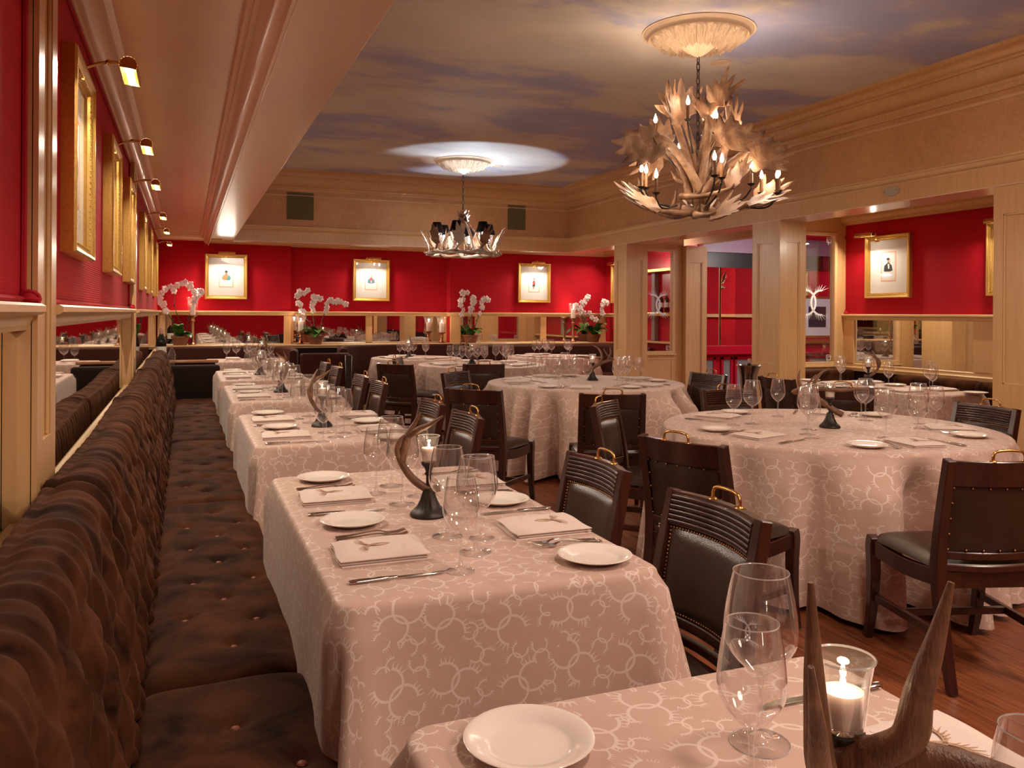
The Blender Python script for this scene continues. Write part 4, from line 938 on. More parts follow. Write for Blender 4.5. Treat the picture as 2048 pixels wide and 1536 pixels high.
def round_cloth(cx, cy, R, label, seed, hem=.03, z=.752, nf=13, amp=.075):
    rg = random.Random(seed); n = 260; V = []; UV = []; H_ = z - hem; ph = [rg.uniform(0, 6.28) for _ in range(5)]
    rings = [('t', .3), ('t', .7), ('t', .97), ('t', 1), ('r', .3), ('r', .65), ('r', 1)] + [('s', k/20) for k in range(1, 21)]
    for kind, q in rings:
        for i in range(n):
            a = i * 2*pi/n; c, s_ = math.cos(a), math.sin(a)
            if kind == 't': V.append((cx + R*q*c, cy + R*q*s_, z)); UV.append((cx + R*q*c, cy + R*q*s_))
            elif kind == 'r': t_ = q*pi/2; rr = R + .016*math.sin(t_); V.append((cx+rr*c, cy+rr*s_, z-.016*(1-math.cos(t_)))); UV.append((cx+(R+.02*q)*c, cy+(R+.02*q)*s_))
            else:
                aa = a + .10 * math.sin(3*a + ph[0]) + .05 * math.sin(7*a + ph[1])
                w = math.sin(nf*aa + ph[2]); w = (abs(w) ** .8) * (1 if w > 0 else -1); w2 = math.sin(2*nf*aa + ph[3]) * .22
                var = .62 + .38 * math.sin(5*a + ph[4]); e_ = min(1, q * 4.5)
                rr = R + .018 + .035*q + amp * e_ ** 1.2 * (w + w2 + .25) * var * (.55 + .45*q)
                V.append((cx+rr*c, cy+rr*s_, z-.016-(H_-.016)*q)); d = R + .03 + H_*q; UV.append((cx + R*c + (d-R)*c*.6 + 3, cy + R*s_ + (d-R)*s_*.6 + 1)) if False else UV.append((a * R * .95, d) )
    # side uv is unrolled (angle, drop); give the top its own region
    F = [tuple(range(n))]
    for k in range(len(rings)-1):
        for i in range(n): i2 = (i+1) % n; F.append((k*n+i, (k+1)*n+i, (k+1)*n+i2, k*n+i2))
    mb = MB(); mb.v = V; mb.f = F; mb.uv = UV
    return tag(obj('tablecloth', mb.mesh('tablecloth', 'damask', True, 0, 180)), label, 'tablecloth', 'damask tablecloths')
def under_table(cx, cy, label, hx=None, hy=None, R=None):
    r = empty('dining_table', label, 'table', (cx, cy, 0))
    t_ = MB().lathe([(.0001, .72), (R - .02, .72), (R - .01, .748), (.0001, .749)], 40) if R else MB().box((-hx + .012, -hy + .012, .72), (hx - .012, hy - .012, .749))
    obj('tabletop', t_.mesh('tabletop', 'dark_wood', True), r)
    obj('column', MB().lathe([(.05, .06), (.04, .12), (.035, .6), (.08, .72)], 16).mesh('column', 'dark_iron'), r)
    for k in range(4):
        a = k*pi/2 + .5; L = .42 if R else .30; obj('foot', MB().sweep(crv([(0, 0, .09), (math.cos(a)*L*.6, math.sin(a)*L*.6, .06), (math.cos(a)*L, math.sin(a)*L, .015)], 3), .025, .013, n=6).mesh('foot', 'dark_iron'), r)
TN = ['the front table', 'the second bench table', 'the third bench table', 'the fourth bench table', 'the fifth bench table']
RT = [(.32, 1.09, -.26, 1.21), (.32, 1.09, 1.77, 3.24), (.32, 1.09, 4.0, 5.3), (.32, 1.09, 6.02, 7.45), (.32, 1.09, 7.95, 9.35)]
for i, (x0, x1, y0, y1) in enumerate(RT):
    rect_cloth(x0, x1, y0, y1, 'beige damask cloth with antler ring pattern on ' + TN[i], i + 1)
    under_table((x0+x1)/2, (y0+y1)/2, 'dark pedestal table under the cloth of ' + TN[i], (x1-x0)/2, (y1-y0)/2)
RD = [(3.37, 3.67, .895, 'the big round table at right', 5, [121, 197, 265, 331, 47], 19), (3.45, 6.85, .89, 'the middle round table', 8, [100, 170, 240, 300, 10], 18), (3.45, 9.7, .78, 'the far chandelier round table', 9, [90, 190, 250, 320, 30], 16),
      (3.05, 11.35, .62, 'the centre booth table', 11, [120, 200, 250, 310], 10), (5.1, 11.2, .66, 'the right back booth table', 12, [110, 190, 250, 330], 10)]
for cx, cy, R, nm, sd, an, nf in RD:
    round_cloth(cx, cy, R, 'floor length damask cloth on ' + nm, sd, nf=nf, amp=.20 if R > .8 else .11); under_table(cx, cy, 'dark pedestal table under the cloth of ' + nm, R=R)
rect_cloth(.28, 1.25, 11.0, 11.75, 'damask cloth on the back left booth table', 13); under_table(.76, 11.37, 'dark pedestal table under the cloth of the back left booth table', .48, .37)
rect_cloth(5.42, 6.08, 4.85, 6.25, 'pinkish damask cloth on the alcove table', 14, .15); under_table(5.75, 5.55, 'dark pedestal table under the cloth of the alcove table', .33, .7)

# ------------------------------------------------------------------ tableware kits
def glass_kit(h, rb, rm, nm):
    hs = h * .40; prof_b = []; N = 14
    for i in range(N + 1):
        t_ = i / N; zz = hs + (h - hs) * t_
        if t_ < .42: r_ = .006 + (rb - .006) * math.sin(t_ / .42 * pi/2) ** .8
        else: q = (t_ - .42) / .58; r_ = rb + (rm - rb) * (q ** 1.5)
        prof_b.append((r_, zz))
    bowl = MB().lathe(prof_b, 28).mesh('bowl', 'thin_glass', True, 0, 180)
    rim = MB().lathe([(rm + .0007*math.cos(a), h + .0009*math.sin(a)) for a in [k*pi/3 for k in range(6)]], 28, closed=True).mesh('rim', 'rim_glass')
    fr = rb * .80
    st = MB().lathe([(fr - .001, .0006), (fr, .0014), (fr*.9, .0022), (fr*.5, .005), (.006, .012), (.0038, .03), (.0034, hs*.8), (.006, hs), (.0001, hs + .003)], 22).mesh('stem', 'stem_glass', True, 0, 60)
    frm = MB().lathe([(fr + .0008*math.cos(a), .0012 + .0011*math.sin(a)) for a in [k*pi/3 for k in range(6)]], 28, closed=True).mesh('foot_rim', 'rim_glass')
    return [('bowl', bowl, [('rim', rim)]), ('stem', st, [('foot_rim', frm)])]
GA = glass_kit(.252, .054, .040, 'a'); GB = glass_kit(.230, .045, .034, 'b')
def plate_kit():
    p = [(.0001, .004), (.030, .004), (.055, .0045), (.064, .007), (.070, .0125), (.088, .017), (.094, .0185), (.0955, .0175), (.094, .0155), (.072, .008), (.056, .0), (.050, 0), (.048, .002), (.0001, .002)]
    return MB().lathe(p, 44).mesh('bread_plate', 'porcelain', True, 0, 60)
PL = plate_kit()
def fork_mesh():
    b = MB(); P = crv([(-.095, 0, .004), (-.05, 0, .006), (.02, 0, .012), (.045, 0, .006)], 5); n = len(P)
    b.sweep(P, lerps([.010, .0085, .004, .003, .0045, .011], n), lerps([.002, .002, .0018, .0016, .0014], n), n=8)
    b.add([(.043, -.011, .0045), (.043, .011, .0045), (.058, .0115, .003), (.058, -.0115, .003), (.043, -.011, .0068), (.043, .011, .0068), (.058, .0115, .0053), (.058, -.0115, .0053)], [(0,3,2,1),(4,5,6,7),(0,1,5,4),(1,2,6,5),(2,3,7,6),(3,0,4,7)])
    for k in range(4): y = -.0098 + k * .0065; b.sweep([(.055, y, .0042), (.08, y, .005), (.102, y, .011)], [.0019, .0017, .0009], .0011, n=5)
    return b.mesh('fork', 'silver')
def knife_mesh():
    b = MB(); P = [(-.12, 0, .005), (-.10, 0, .0055), (-.04, 0, .006), (-.005, 0, .0055)]
    b.sweep(P, [.0085, .0095, .0075, .0055], [.004, .0048, .0042, .003], n=10)
    b.prism([(-.006, -.0045), (.02, -.008), (.08, -.0095), (.105, -.006), (.122, .0035), (.10, .006), (-.006, .0045)], .0035, .0055)
    return b.mesh('knife', 'silver', True, .0006)
FO, KN = fork_mesh(), knife_mesh()
def napkin_kit():
    def slab(z0, z1, dx, w=.115, d=.092, m='napkin_linen'):
        def fn(s, t_):
            a = t_ * 2 * pi; return None
        b = MB(); nu = 12; nv = 11; V = []; F = []
        for j in range(2):
            for i in range(nu + 1):
                for k in range(nv + 1):
                    x_ = (i/nu*2 - 1) * w; y_ = (k/nv*2 - 1) * d; e = (1 - abs(x_/w) ** 8) * (1 - abs(y_/d) ** 8)
                    zz = (z0 if j == 0 else z1 + .003 * e + .0015 * math.sin(x_*40 + dx*90) * e)
                    if j == 1: zz = z0 + (zz - z0) * (.25 + .75 * e ** .3) if e > 0 else z0 + (z1-z0)*.25
                    V.append((x_ + dx + .004*math.sin(y_*30), y_, zz))
        M_ = (nu+1)*(nv+1)
        for i in range(nu):
            for k in range(nv):
                q = i*(nv+1)+k; F.append((q, q+1, q+nv+2, q+nv+1)); F.append((M_+q, M_+q+nv+1, M_+q+nv+2, M_+q+1))
        ed = [i*(nv+1) for i in range(nu+1)] + [nu*(nv+1)+k for k in range(1, nv+1)] + [i*(nv+1)+nv for i in range(nu-1, -1, -1)] + [k for k in range(nv-1, 0, -1)]
        for a, c in zip(ed, ed[1:] + ed[:1]): F.append((a, c, M_+c, M_+a))
        return b.add(V, F)
    s1 = slab(.0, .007, .003); s1b = slab(.0065, .014, -.003, .112, .090); s2 = slab(.0135, .022, 0)
    return [('fold', s1.mesh('fold', 'napkin_linen', True, 0, 60)), ('fold', s1b.mesh('fold', 'napkin_linen', True, 0, 60)), ('fold', s2.mesh('fold', 'napkin_linen', True, 0, 60))]
NK = napkin_kit()
def stand_parts(pts_sets):
    foot = MB().lathe([(.0001, 0), (.056, 0), (.058, .006), (.054, .014), (.046, .02), (.036, .03), (.026, .05), (.018, .075), (.016, .085), (.0001, .085)], 32, mod=lambda a, i, r: 1 + (.05 * math.cos(12*a) if 3 < i < 8 else 0)).mesh('foot', 'bronze')
    sock = MB().lathe([(.008, .08), (.008, .125), (.013, .13), (.009, .137), (.014, .150), (.022, .158), (.024, .166), (.0001, .166)], 20).mesh('socket', 'bronze')
    cup = MB().lathe([(.0001, .1665), (.020, .1665), (.0235, .172), (.0265, .20), (.0285, .22), (.0335, .245), (.0348, .2475), (.0335, .249), (.0315, .246), (.0265, .222), (.0245, .20), (.0215, .175), (.0001, .172)], 30).mesh('glass_cup', 'thin_glass', True, 0, 60)
    rim = MB().lathe([(.0340 + .0013*math.cos(a), .2478 + .0014*math.sin(a)) for a in [k*pi/3 for k in range(6)]], 30, closed=True).mesh('cup_rim', 'rim_glass')
    cdl = MB().lathe([(.0001, .173), (.0198, .173), (.0212, .18), (.0238, .205), (.022, .211), (.010, .209), (.0001, .208)], 22).mesh('candle', 'wax')
    flm = MB().lathe([(.0001, .211), (.003, .214), (.0036, .219), (.0018, .227), (.0002, .234)], 10).mesh('flame', 'flame')
    return [('foot', foot), ('socket', sock), ('glass_cup', cup, [('cup_rim', rim)]), ('candle', cdl, [('flame', flm)])]
SP = stand_parts(None)
def deer(branches):
    b = MB()
    for pts, r0, r1 in branches:
        P = crv(pts, 6); n = len(P); b.sweep(P, lerps([r0, r0*.96, (r0+r1)*.55, r1], n), n=10)
    return b
D2 = [([(.035, 0, .088), (0, 0, .082), (-.05, 0, .115), (-.085, 0, .165), (-.098, 0, .205), (-.088, .0, .236), (-.075, 0, .25)], .013, .0035),
      ([(-.085, 0, .165), (-.075, .005, .215), (-.065, .01, .25), (-.045, .01, .285), (-.028, .005, .318)], .0125, .003),
      ([(-.066, .01, .245), (-.03, .0, .268), (.005, -.01, .285), (.045, -.02, .312)], .011, .003)]
D2M = deer(D2).mesh('antler', 'deer_antler', True, 0, 80)
DR = [([(.06, -.03, .075), (.02, 0, .10), (-.05, .02, .15), (-.14, .03, .19), (-.2, .03, .20), (-.15, .0, .23), (-.10, -.04, .30)], .017, .004),
      ([(-.05, .02, .15), (-.09, .02, .22), (-.06, .0, .30), (.0, 0, .335)], .013, .003), ([(-.14, .03, .19), (-.17, .03, .26), (-.165, .03, .32)], .01, .003), ([(-.09, .02, .22), (.02, -.04, .215), (.12, -.06, .22), (.2, -.05, .215)], .012, .004)]
DRM = deer(DR).mesh('antler', 'deer_antler', True, 0, 80)
def stand(x, y, rz, label, ant, z=.752, e=.07):
    r = place(SP, 'antler_candle_stand', label, 'candle holder', (x, y, z), 0, 'antler candle stands')
    obj('antler', ant, r, (0, 0, 0), (0, 0, rz))
    light('POINT', 'candle_light', (0, 0, .236), e, (1, .72, .42), parent=r, shadow_soft_size=.006)
    return r
ROT = lambda q, a: (q[0]*math.cos(a) - q[1]*math.sin(a), q[0]*math.sin(a) + q[1]*math.cos(a))
def wine(kit, x, y, label, grp, rz=0): return place(kit, 'wine_glass', label, 'wine glass', (x, y, .752), rz, grp)
def setting(x, y, a, where, grp, emb=True, first=True, parts=('knife', 'napkin', 'forks', 'plate'), offs=(-.215, 0, .165, .325)):
    """(x, y) = napkin centre, a = direction the diner faces; offsets run towards the diner's left"""
    L = Vector((-math.sin(a), math.cos(a))); F_ = Vector((math.cos(a), math.sin(a))); c = Vector((x, y)); z = .7525; rg = random.Random(int(x*1000 + y*77))
    j = lambda s_=.02: rg.uniform(-s_, s_)
    if 'knife' in parts: p = c + L*offs[0]; tag(obj('knife', KN, None, (p.x, p.y, z), (0, 0, a + j(.08))), 'silver knife right of the napkin, ' + where, 'knife', 'table knives')
    if 'napkin' in parts:
        r = place(NK, 'napkin', 'folded beige napkin, ' + where, 'napkin', (c.x, c.y, z), a + j(.06), 'folded napkins')
        if emb: obj('printed_emblem', EMB_T, r, (0, 0, .0258), (pi/2 * 3, 0, pi/2))
    if 'forks' in parts:
        for k, w_ in ((0, 'inner'), (1, 'outer')): p = c + L*(offs[2] - .012 + .028*k) + F_*j(.012); tag(obj('fork', FO, None, (p.x, p.y, z + .0005), (0, 0, a - .12 + .1*k + j(.04))), w_ + ' silver fork, ' + where, 'fork', 'table forks')
    if 'plate' in parts: p = c + L*offs[3] + F_*j(.012); tag(obj('bread_plate', PL, None, (p.x, p.y, z)), 'round white bread plate, ' + where, 'plate', 'bread plates')
for i, (x0, x1, y0, y1) in enumerate(RT):
    yc = (y0+y1)/2; hy = .34 if i in (0, 1, 3, 4) else .33; t_ = TN[i]; e = i < 3
    setting(.475, yc - hy - .04, 0, 'near bench side of ' + t_, 'x', e)
    setting(.475, yc + hy - .04, 0, 'far bench side of ' + t_, 'x', e)
    setting(.975, yc - hy + .04, pi, 'near chair side of ' + t_, 'x', e)
    setting(.975, yc + hy + .04, pi, 'far chair side of ' + t_, 'x', e)
    if i == 0: gl = [(GA, .788, .99, 'taller glass, second from the front'), (GB, .686, .879, 'shorter glass at front, foot below the frame'), (GB, .765, .55, 'rim just showing at the bottom right corner')]
    else:
        gl = [(GB, .628, yc - .59, 'nearest to us'), (GA, .713, yc - .455, 'second from the front'), (GA, .69, yc - .28, 'just before the candle stand'), (GB, .775, yc - .33, 'chair side of the front cluster'),
              (GA, .666, yc + .145, 'just beyond the candle stand'), (GB, .745, yc + .245, 'middle of the back cluster'), (GA, .70, yc + .44, 'farthest from us'), (GB, .62, yc + .33, 'bench side of the back cluster')]
    for k_, gx, gy, w_ in gl:
        r = wine(k_, gx, gy, 'clear stemmed glass on ' + t_ + ', ' + w_, 'wine glasses on ' + t_)
    if i: stand(.706, yc - .03, [0, -YAW, .6, -2.2, 1.0][i], 'antler candle stand on ' + t_, D2M)
# front stand with its own large antler
r = place(SP, 'antler_candle_stand', 'candle stand with tall antler tines at the bottom right, front table', 'candle holder', (.684, .718, .752), 0, 'antler candle stands')
b = deer([([(-.005, -.02, .085), (.0, -.012, .12), (.0, -.014, .145), (.06, -.10, .165), (.15, -.18, .14)], .023, .012),
          ([(-.02, -.02, .10), (-.045, -.018, .14), (-.050, -.014, .20), (-.058, -.018, .27), (-.061, -.017, .343)], .017, .0035),
          ([(-.03, -.03, .09), (-.07, -.045, .15), (-.088, -.058, .21), (-.112, -.075, .284)], .014, .003),
          ([(.005, -.03, .15), (.022, -.068, .185), (.030, -.075, .235), (.045, -.082, .29), (.060, -.088, .351)], .0185, .0035),
          ([(-.045, -.018, .10), (0, -.02, .10), (.05, -.02, .10)], .018, .016)])
obj('antler', b.mesh('antler', 'deer_antler', True, 0, 80), r); light('POINT', 'candle_light', (0, 0, .236), .07, (1, .72, .42), parent=r, shadow_soft_size=.006)
# round tables
WH = {121: 'back left place', 197: 'left place', 265: 'front place', 331: 'right place', 47: 'back right place', 100: 'back place', 170: 'left place', 240: 'front left place', 300: 'front right place', 10: 'right place', 90: 'back place', 190: 'left place', 250: 'front place', 320: 'right front place', 30: 'right back place', 120: 'back left place', 200: 'left place', 310: 'front right place', 110: 'back place', 330: 'right place'}
for cx, cy, R, nm, sd, an, nf in RD:
    for deg in an:
        a = math.radians(deg); rr = R - .245; sc_ = .92 if R > .8 else .8
        setting(cx + rr*math.cos(a), cy + rr*math.sin(a), a + pi, WH[deg] + ' of ' + nm, 'x', R > .893, offs=(-.215*sc_, 0, .165*sc_, .30*sc_))
        if R > .893: continue
        for k, (kit, da, dr) in enumerate(((GB, -.42, .24), (GA, -.18, .30), (GB, .1, .34))[:3 if R > .7 else 2]):
            b_ = a + da; q = R - .22 - dr + .08
            wine(kit, cx + q*math.cos(b_), cy + q*math.sin(b_), 'clear stemmed glass, %s of the %s, %s' % (['right', 'middle', 'left'][k], WH[deg], nm), 'wine glasses on ' + nm)
g1 = [(GB, 2.915, 3.911, 'leftmost, by the back left napkin'), (GA, 3.045, 3.911, 'second from the left edge'), (GB, 3.429, 4.157, 'alone at the back'), (GA, 3.056, 3.47, 'left of the candle stand, behind'), (GB, 2.978, 3.351, 'left of the candle stand, in front'), (GA, 3.20, 3.62, 'directly left of the candle stand'),
      (GB, 3.883, 3.937, 'right of the stand, far pair, narrow'), (GA, 3.80, 3.82, 'right of the stand, far pair, wide'), (GA, 3.355, 3.236, 'in the middle of the front'), (GA, 3.812, 3.448, 'right cluster, back'), (GB, 3.499, 3.168, 'right cluster, front'), (GB, 3.98, 3.476, 'rightmost, by the right plates')]
for k_, gx, gy, w_ in g1: wine(k_, gx, gy, 'clear stemmed glass on the big round table, ' + w_, 'wine glasses on the big round table at right')
for key, dr, rr, hh in (('middle of the front', RV * .15 - FV * .99, .050, .165), ('taller glass, second from the front', RV * -.62 - FV * .78, .0485, .178)):
    g_ = [c for c in C.objects if c.name.startswith('wine_glass') and key in c.get('label', '')][0]
    bw = [c for c in g_.children if c.name.startswith('bowl')][0]; dr = dr.normalized()
    obj('etched_emblem', EMB_G, bw, dr * rr + UP * hh, (0, 0, math.atan2(dr.y, dr.x) + pi/2))
stand(3.367, 3.645, .1 - YAW, 'antler candle stand on the big round table at right', DRM)
stand(3.60, 7.0, 2.6, 'antler candle stand on the middle round table', DRM)
stand(3.33, 9.75, .5, 'antler candle stand on the round table under the far chandelier', DRM)
stand(2.95, 11.4, 1.8, 'antler candle stand on the centre booth table', D2M)
stand(.95, 11.4, 2.2, 'antler candle stand on the back left booth table', D2M)
stand(5.75, 5.75, 2.4, 'antler candle stand on the alcove table', D2M)
for y, w_ in ((5.15, 'near'), (5.95, 'far')):
    setting(5.56, y, 0, w_ + ' chair side of the alcove table', 'x', False, parts=('napkin', 'plate', 'knife')); setting(5.94, y, pi, w_ + ' bench side of the alcove table', 'x', False, parts=('napkin', 'plate'))
for k, (x_, y_) in enumerate(((5.74, 5.05), (5.82, 5.15), (5.68, 5.45), (5.85, 5.85), (5.72, 6.05), (5.8, 6.15))): wine((GB, GA)[k % 2], x_, y_, 'clear stemmed glass on the alcove table, number %s from the near end' % ['one', 'two', 'three', 'four', 'five', 'six'][k], 'wine glasses on the alcove table')
for k, (x_, y_) in enumerate(((.5, 11.2), (.62, 11.25), (.75, 11.2), (.8, 11.5), (1.05, 11.25))): wine((GB, GA)[k % 2], x_, y_, 'clear stemmed glass on the back left booth table, %s from its left' % ['first', 'second', 'third', 'fourth', 'fifth'][k], 'wine glasses on the back left booth table')
setting(.6, 11.6, -pi/2, 'on the back left booth table', 'x', False, parts=('napkin', 'plate'))

# ------------------------------------------------------------------ chairs
def chair_kit():
    K = []; wf, wb = .235, .205; yb = -.21; yf = .22
    def bowx(u_): return -.035 * (1 - u_*u_)   # backrest bows backwards
    for s in (-1, 1):
        b = MB(); b.sweep(crv([(s*(wb), yb - .09, .0), (s*wb, yb - .03, .22), (s*wb, yb, .42), (s*wb, yb - .015, .6), (s*wb, yb - .065, .855)], 5), lerps([.016, .02, .022, .019, .017], 21), lerps([.016, .021, .024, .022, .019], 21), n=4, sq=True, up=(0, 1, 0))
        K.append(('rear_leg', b.mesh('rear_leg', 'mahogany', True, .003, 30)))
        b = MB(); b.sweep(crv([(s*wf, yf + .035, 0), (s*wf, yf + .005, .12), (s*wf, yf - .01, .28), (s*wf, yf - .005, .40), (s*wf, yf - .012, .445)], 4), lerps([.015, .018, .022, .024, .022], 17), n=4, sq=True, up=(0, 1, 0))
        K.append(('front_leg', b.mesh('front_leg', 'mahogany', True, .003, 30)))
        b = MB(); b.sweep(crv([(s*wb, yb + .01, .40), (s*(wb+.014), 0, .385), (s*wf, yf - .01, .40)], 5), .014, .032, n=4, sq=True)
        K.append(('side_rail', b.mesh('side_rail', 'mahogany', True, .003, 30)))
        b = MB(); b.sweep([(s*wb, yb - .035, .19), (s*wf, yf, .19)], .010, .016, n=4, sq=True); K.append(('stretcher', b.mesh('stretcher', 'mahogany', True, .002, 30)))
    K.append(('stretcher', MB().sweep([(-wf+.01, .02, .19), (wf-.01, .02, .19)], .010, .014, n=4, sq=True).mesh('stretcher', 'mahogany', True, .002, 30)))
    K.append(('front_rail', MB().sweep([(-wf, yf - .01, .40), (wf, yf - .01, .40)], .014, .032, n=4, sq=True).mesh('front_rail', 'mahogany', True, .003, 30)))
    K.append(('back_rail', MB().sweep([(-wb, yb, .395), (wb, yb, .395)], .014, .032, n=4, sq=True).mesh('back_rail', 'mahogany', True, .003, 30)))
    def seatf(s, t_):
        u_ = s*2 - 1; y = yb + .03 + (yf - yb - .02) * t_; w = wb + (wf - wb) * t_ + .008; e = (1 - abs(u_)**5) * (1 - abs(t_*2-1)**6)
        return (u_*w, y, .43 + .045 * max(e, 0) ** .45)
    m = MB(); m.grid(17, 15, seatf); K.append(('seat', m.mesh('seat', 'dark_leather', True, 0, 80)))
    def yb_(z): t_ = (z - .42) / .435; return yb - .065 * max(t_, 0) ** 1.4
    def rail_(z0, z1, th, nm, reed):
        m = MB(); n = 10; V = []; F = []
        for i in range(n + 1):
            u_ = i/n*2 - 1; x_ = u_ * (wb - .012); bo = bowx(u_)
            for z, y_ in ((z0, yb_(z0) + th/2), (z1, yb_(z1) + th/2), (z1, yb_(z1) - th/2), (z0, yb_(z0) - th/2)): V.append((x_, y_ + bo, z))
        for i in range(n):
            for j in range(4): F.append((i*4+j, i*4+(j+1) % 4, (i+1)*4+(j+1) % 4, (i+1)*4+j))
        F += [(0, 1, 2, 3), (n*4+3, n*4+2, n*4+1, n*4)]; m.add(V, F)
        K.append((nm, m.mesh(nm, 'mahogany', True, .003, 30)))
        if reed:
            m = MB(); k = 6; zz = [z0 + .006 + (z1 - z0 - .012) * (q + .5)/k for q in range(k)]
            for z in zz: m.sweep([((u_ := i/10*2-1) * (wb - .018), yb_(z) + bowx(u_) + th/2 + .0005, z) for i in range(11)], (z1 - z0)/k*.44, .0055, n=6, up=(0, 1, 0))
            K.append(('reeding', m.mesh('reeding', 'mahogany', True, 0, 80)))
    rail_(.755, .852, .030, 'top_rail', True); rail_(.475, .505, .026, 'lower_rail', False); rail_(.43, .455, .022, 'lower_rail', False)
    for sg, nm in ((1, 'back_pad'), (-1, 'outside_back')):
        def pf(s, t_):
            u_ = s*2 - 1; z = .505 + .25 * t_; e = (1 - abs(u_)**4) * (1 - abs(t_*2-1)**4)
            return (u_ * (wb - .014), yb_(z) + bowx(u_) + sg * (.004 + (.022 if sg > 0 else .010) * max(e, 0) ** .5), z)
        m = MB(); m.grid(15, 13, pf); K.append((nm, m.mesh(nm, 'dark_leather', True, 0, 80)))
        nl = MB(); st = .011 if sg > 0 else .055; w = wb - .022
        def nail(u_, z): nl.ball((u_ * (wb - .014), yb_(z) + bowx(u_) + sg * .009, z), .0046 if sg > 0 else .005, 6, 4)
        c = int(2*w/st)
        for i in range(c + 1):
            u_ = -.95 + 1.9*i/c; nail(u_, .748); nail(u_, .512)
        c = int(.235/st)
        for i in range(1, c):
            for s in (-.95, .95): nail(s, .512 + .236*i/c)
        K.append(('nail_trim', nl.mesh('nail_trim', 'nail_metal', True, 0, 180)))
    h = MB(); y_ = yb_(.852) + bowx(0) ; h.sweep(crv([(-.062, y_, .850), (-.060, y_, .874), (-.046, y_, .888), (0, y_, .892), (.046, y_, .888), (.060, y_, .874), (.062, y_, .850)], 5), .0052, n=8, up=(0, 1, 0))
    for s in (-1, 1): h.lathe([(.0001, 0), (.013, 0), (.011, .004), (.006, .007), (.0001, .007)], 12, (s*.061, y_, .8515)); h.box((s*.061 - .02, y_ - .007, .851), (s*.061 + .02, y_ + .007, .8535))
    K.append(('handle', h.mesh('handle', 'brass', True, 0, 50), [], 'brass carrying handle'))
    return K
CK = chair_kit()
def chair(bx, by, fx, fy, label, grp):
    """(bx, by) = top of backrest, (fx, fy) = facing"""
    f_ = Vector((fx, fy)).normalized(); p = Vector((bx, by)) + f_ * .295
    place(CK, 'dining_chair', label, 'chair', (p.x, p.y, 0), math.atan2(f_.y, f_.x) - pi/2, grp)
G1 = 'chairs along the banquette tables'
for y, w_ in ((1.93, 'nearer one at the second bench table'), (2.64, 'farther one at the second bench table'), (4.1, 'nearer one at the third bench table'), (4.76, 'farther one at the third bench table'), (6.2, 'nearer one at the fourth bench table'), (6.9, 'farther one at the fourth bench table'), (8.1, 'nearer one at the fifth bench table'), (8.8, 'farther one at the fifth bench table')):
    chair(1.40, y, -1, 0, 'mahogany leather chair with reeded top rail, ' + w_, G1)
G2 = 'chairs around the round tables'
CH = [(2.80, 2.14, .30, .954, 'with sparse brass nails behind, before the big round table'), (1.92, 2.95, .94, .34, 'back turned to us, left of the big round table'), (2.30, 4.36, .70, -.72, 'seen edge-on at the back left of the big round table'),
      (3.56, 4.86, -.05, -1, 'behind the big round table, facing us'), (4.43, 3.5, -1, .08, 'at the right of the big round table'), (2.63, 4.82, .38, .92, 'back turned, in front of the middle round table'),
      (1.85, 5.42, .72, .70, 'back turned, left of the middle round table'), (2.25, 7.1, .65, -.76, 'with reeded front, behind the left of the middle round table'), (4.40, 6.25, -.96, -.15, 'right of the middle round table'),
      (2.90, 8.1, .2, 1, 'back turned, in front of the far chandelier table'), (2.0, 8.35, .75, .66, 'back turned, left of the far chandelier table'), (2.3, 9.5, .9, -.42, 'with reeded front, left of the far chandelier table')]
for bx, by, fx, fy, t_ in CH: chair(bx, by, fx, fy, 'mahogany leather chair ' + t_, G2)
chair(4.62, 5.65, 1, 0, 'mahogany leather chair at the alcove table, farther one', 'chairs at the alcove table')
chair(4.55, 4.8, .6, .8, 'mahogany leather chair at the alcove table, nearer one', 'chairs at the alcove table')

# ------------------------------------------------------------------ ledge: orchids, hurricane candles
def leaf_mesh(L, w, m='leaf_green'):
    def fn(s, t_):
        x_ = (s*2-1); ww = w * math.sin(pi * min(1, t_*.96 + .04)) ** .6; return (x_*ww, L*t_*(1 - .25*t_), L*(.62*t_ - .62*t_*t_) + abs(x_)*ww*.35)
    return MB().grid(7, 10, fn).mesh('leaf', m, True, 0, 180)
LM = [leaf_mesh(.20, .038), leaf_mesh(.16, .034, 'leaf_dark'), leaf_mesh(.13, .04)]
def flower():
    b = MB()
    for k in range(5):
        a = k*2*pi/5 + pi/2; w = .018 if k in (1, 4) else .013; L = .032; c, s_ = math.cos(a), math.sin(a)
        def fn(s, t_):
            u_ = (s*2-1) * w * math.sin(pi*(.08+.9*t_)) ** .7; r_ = .003 + L*t_; return (r_*c - u_*s_, -.006*math.sin(t_*pi) + .006*abs(s*2-1), r_*s_ + u_*c)
        b.grid(5, 6, fn)
    b.ball((0, -.006, -.003), .006, 6, 5)
    return b.mesh('flower', 'petal', True, 0, 180)
FLW = flower()
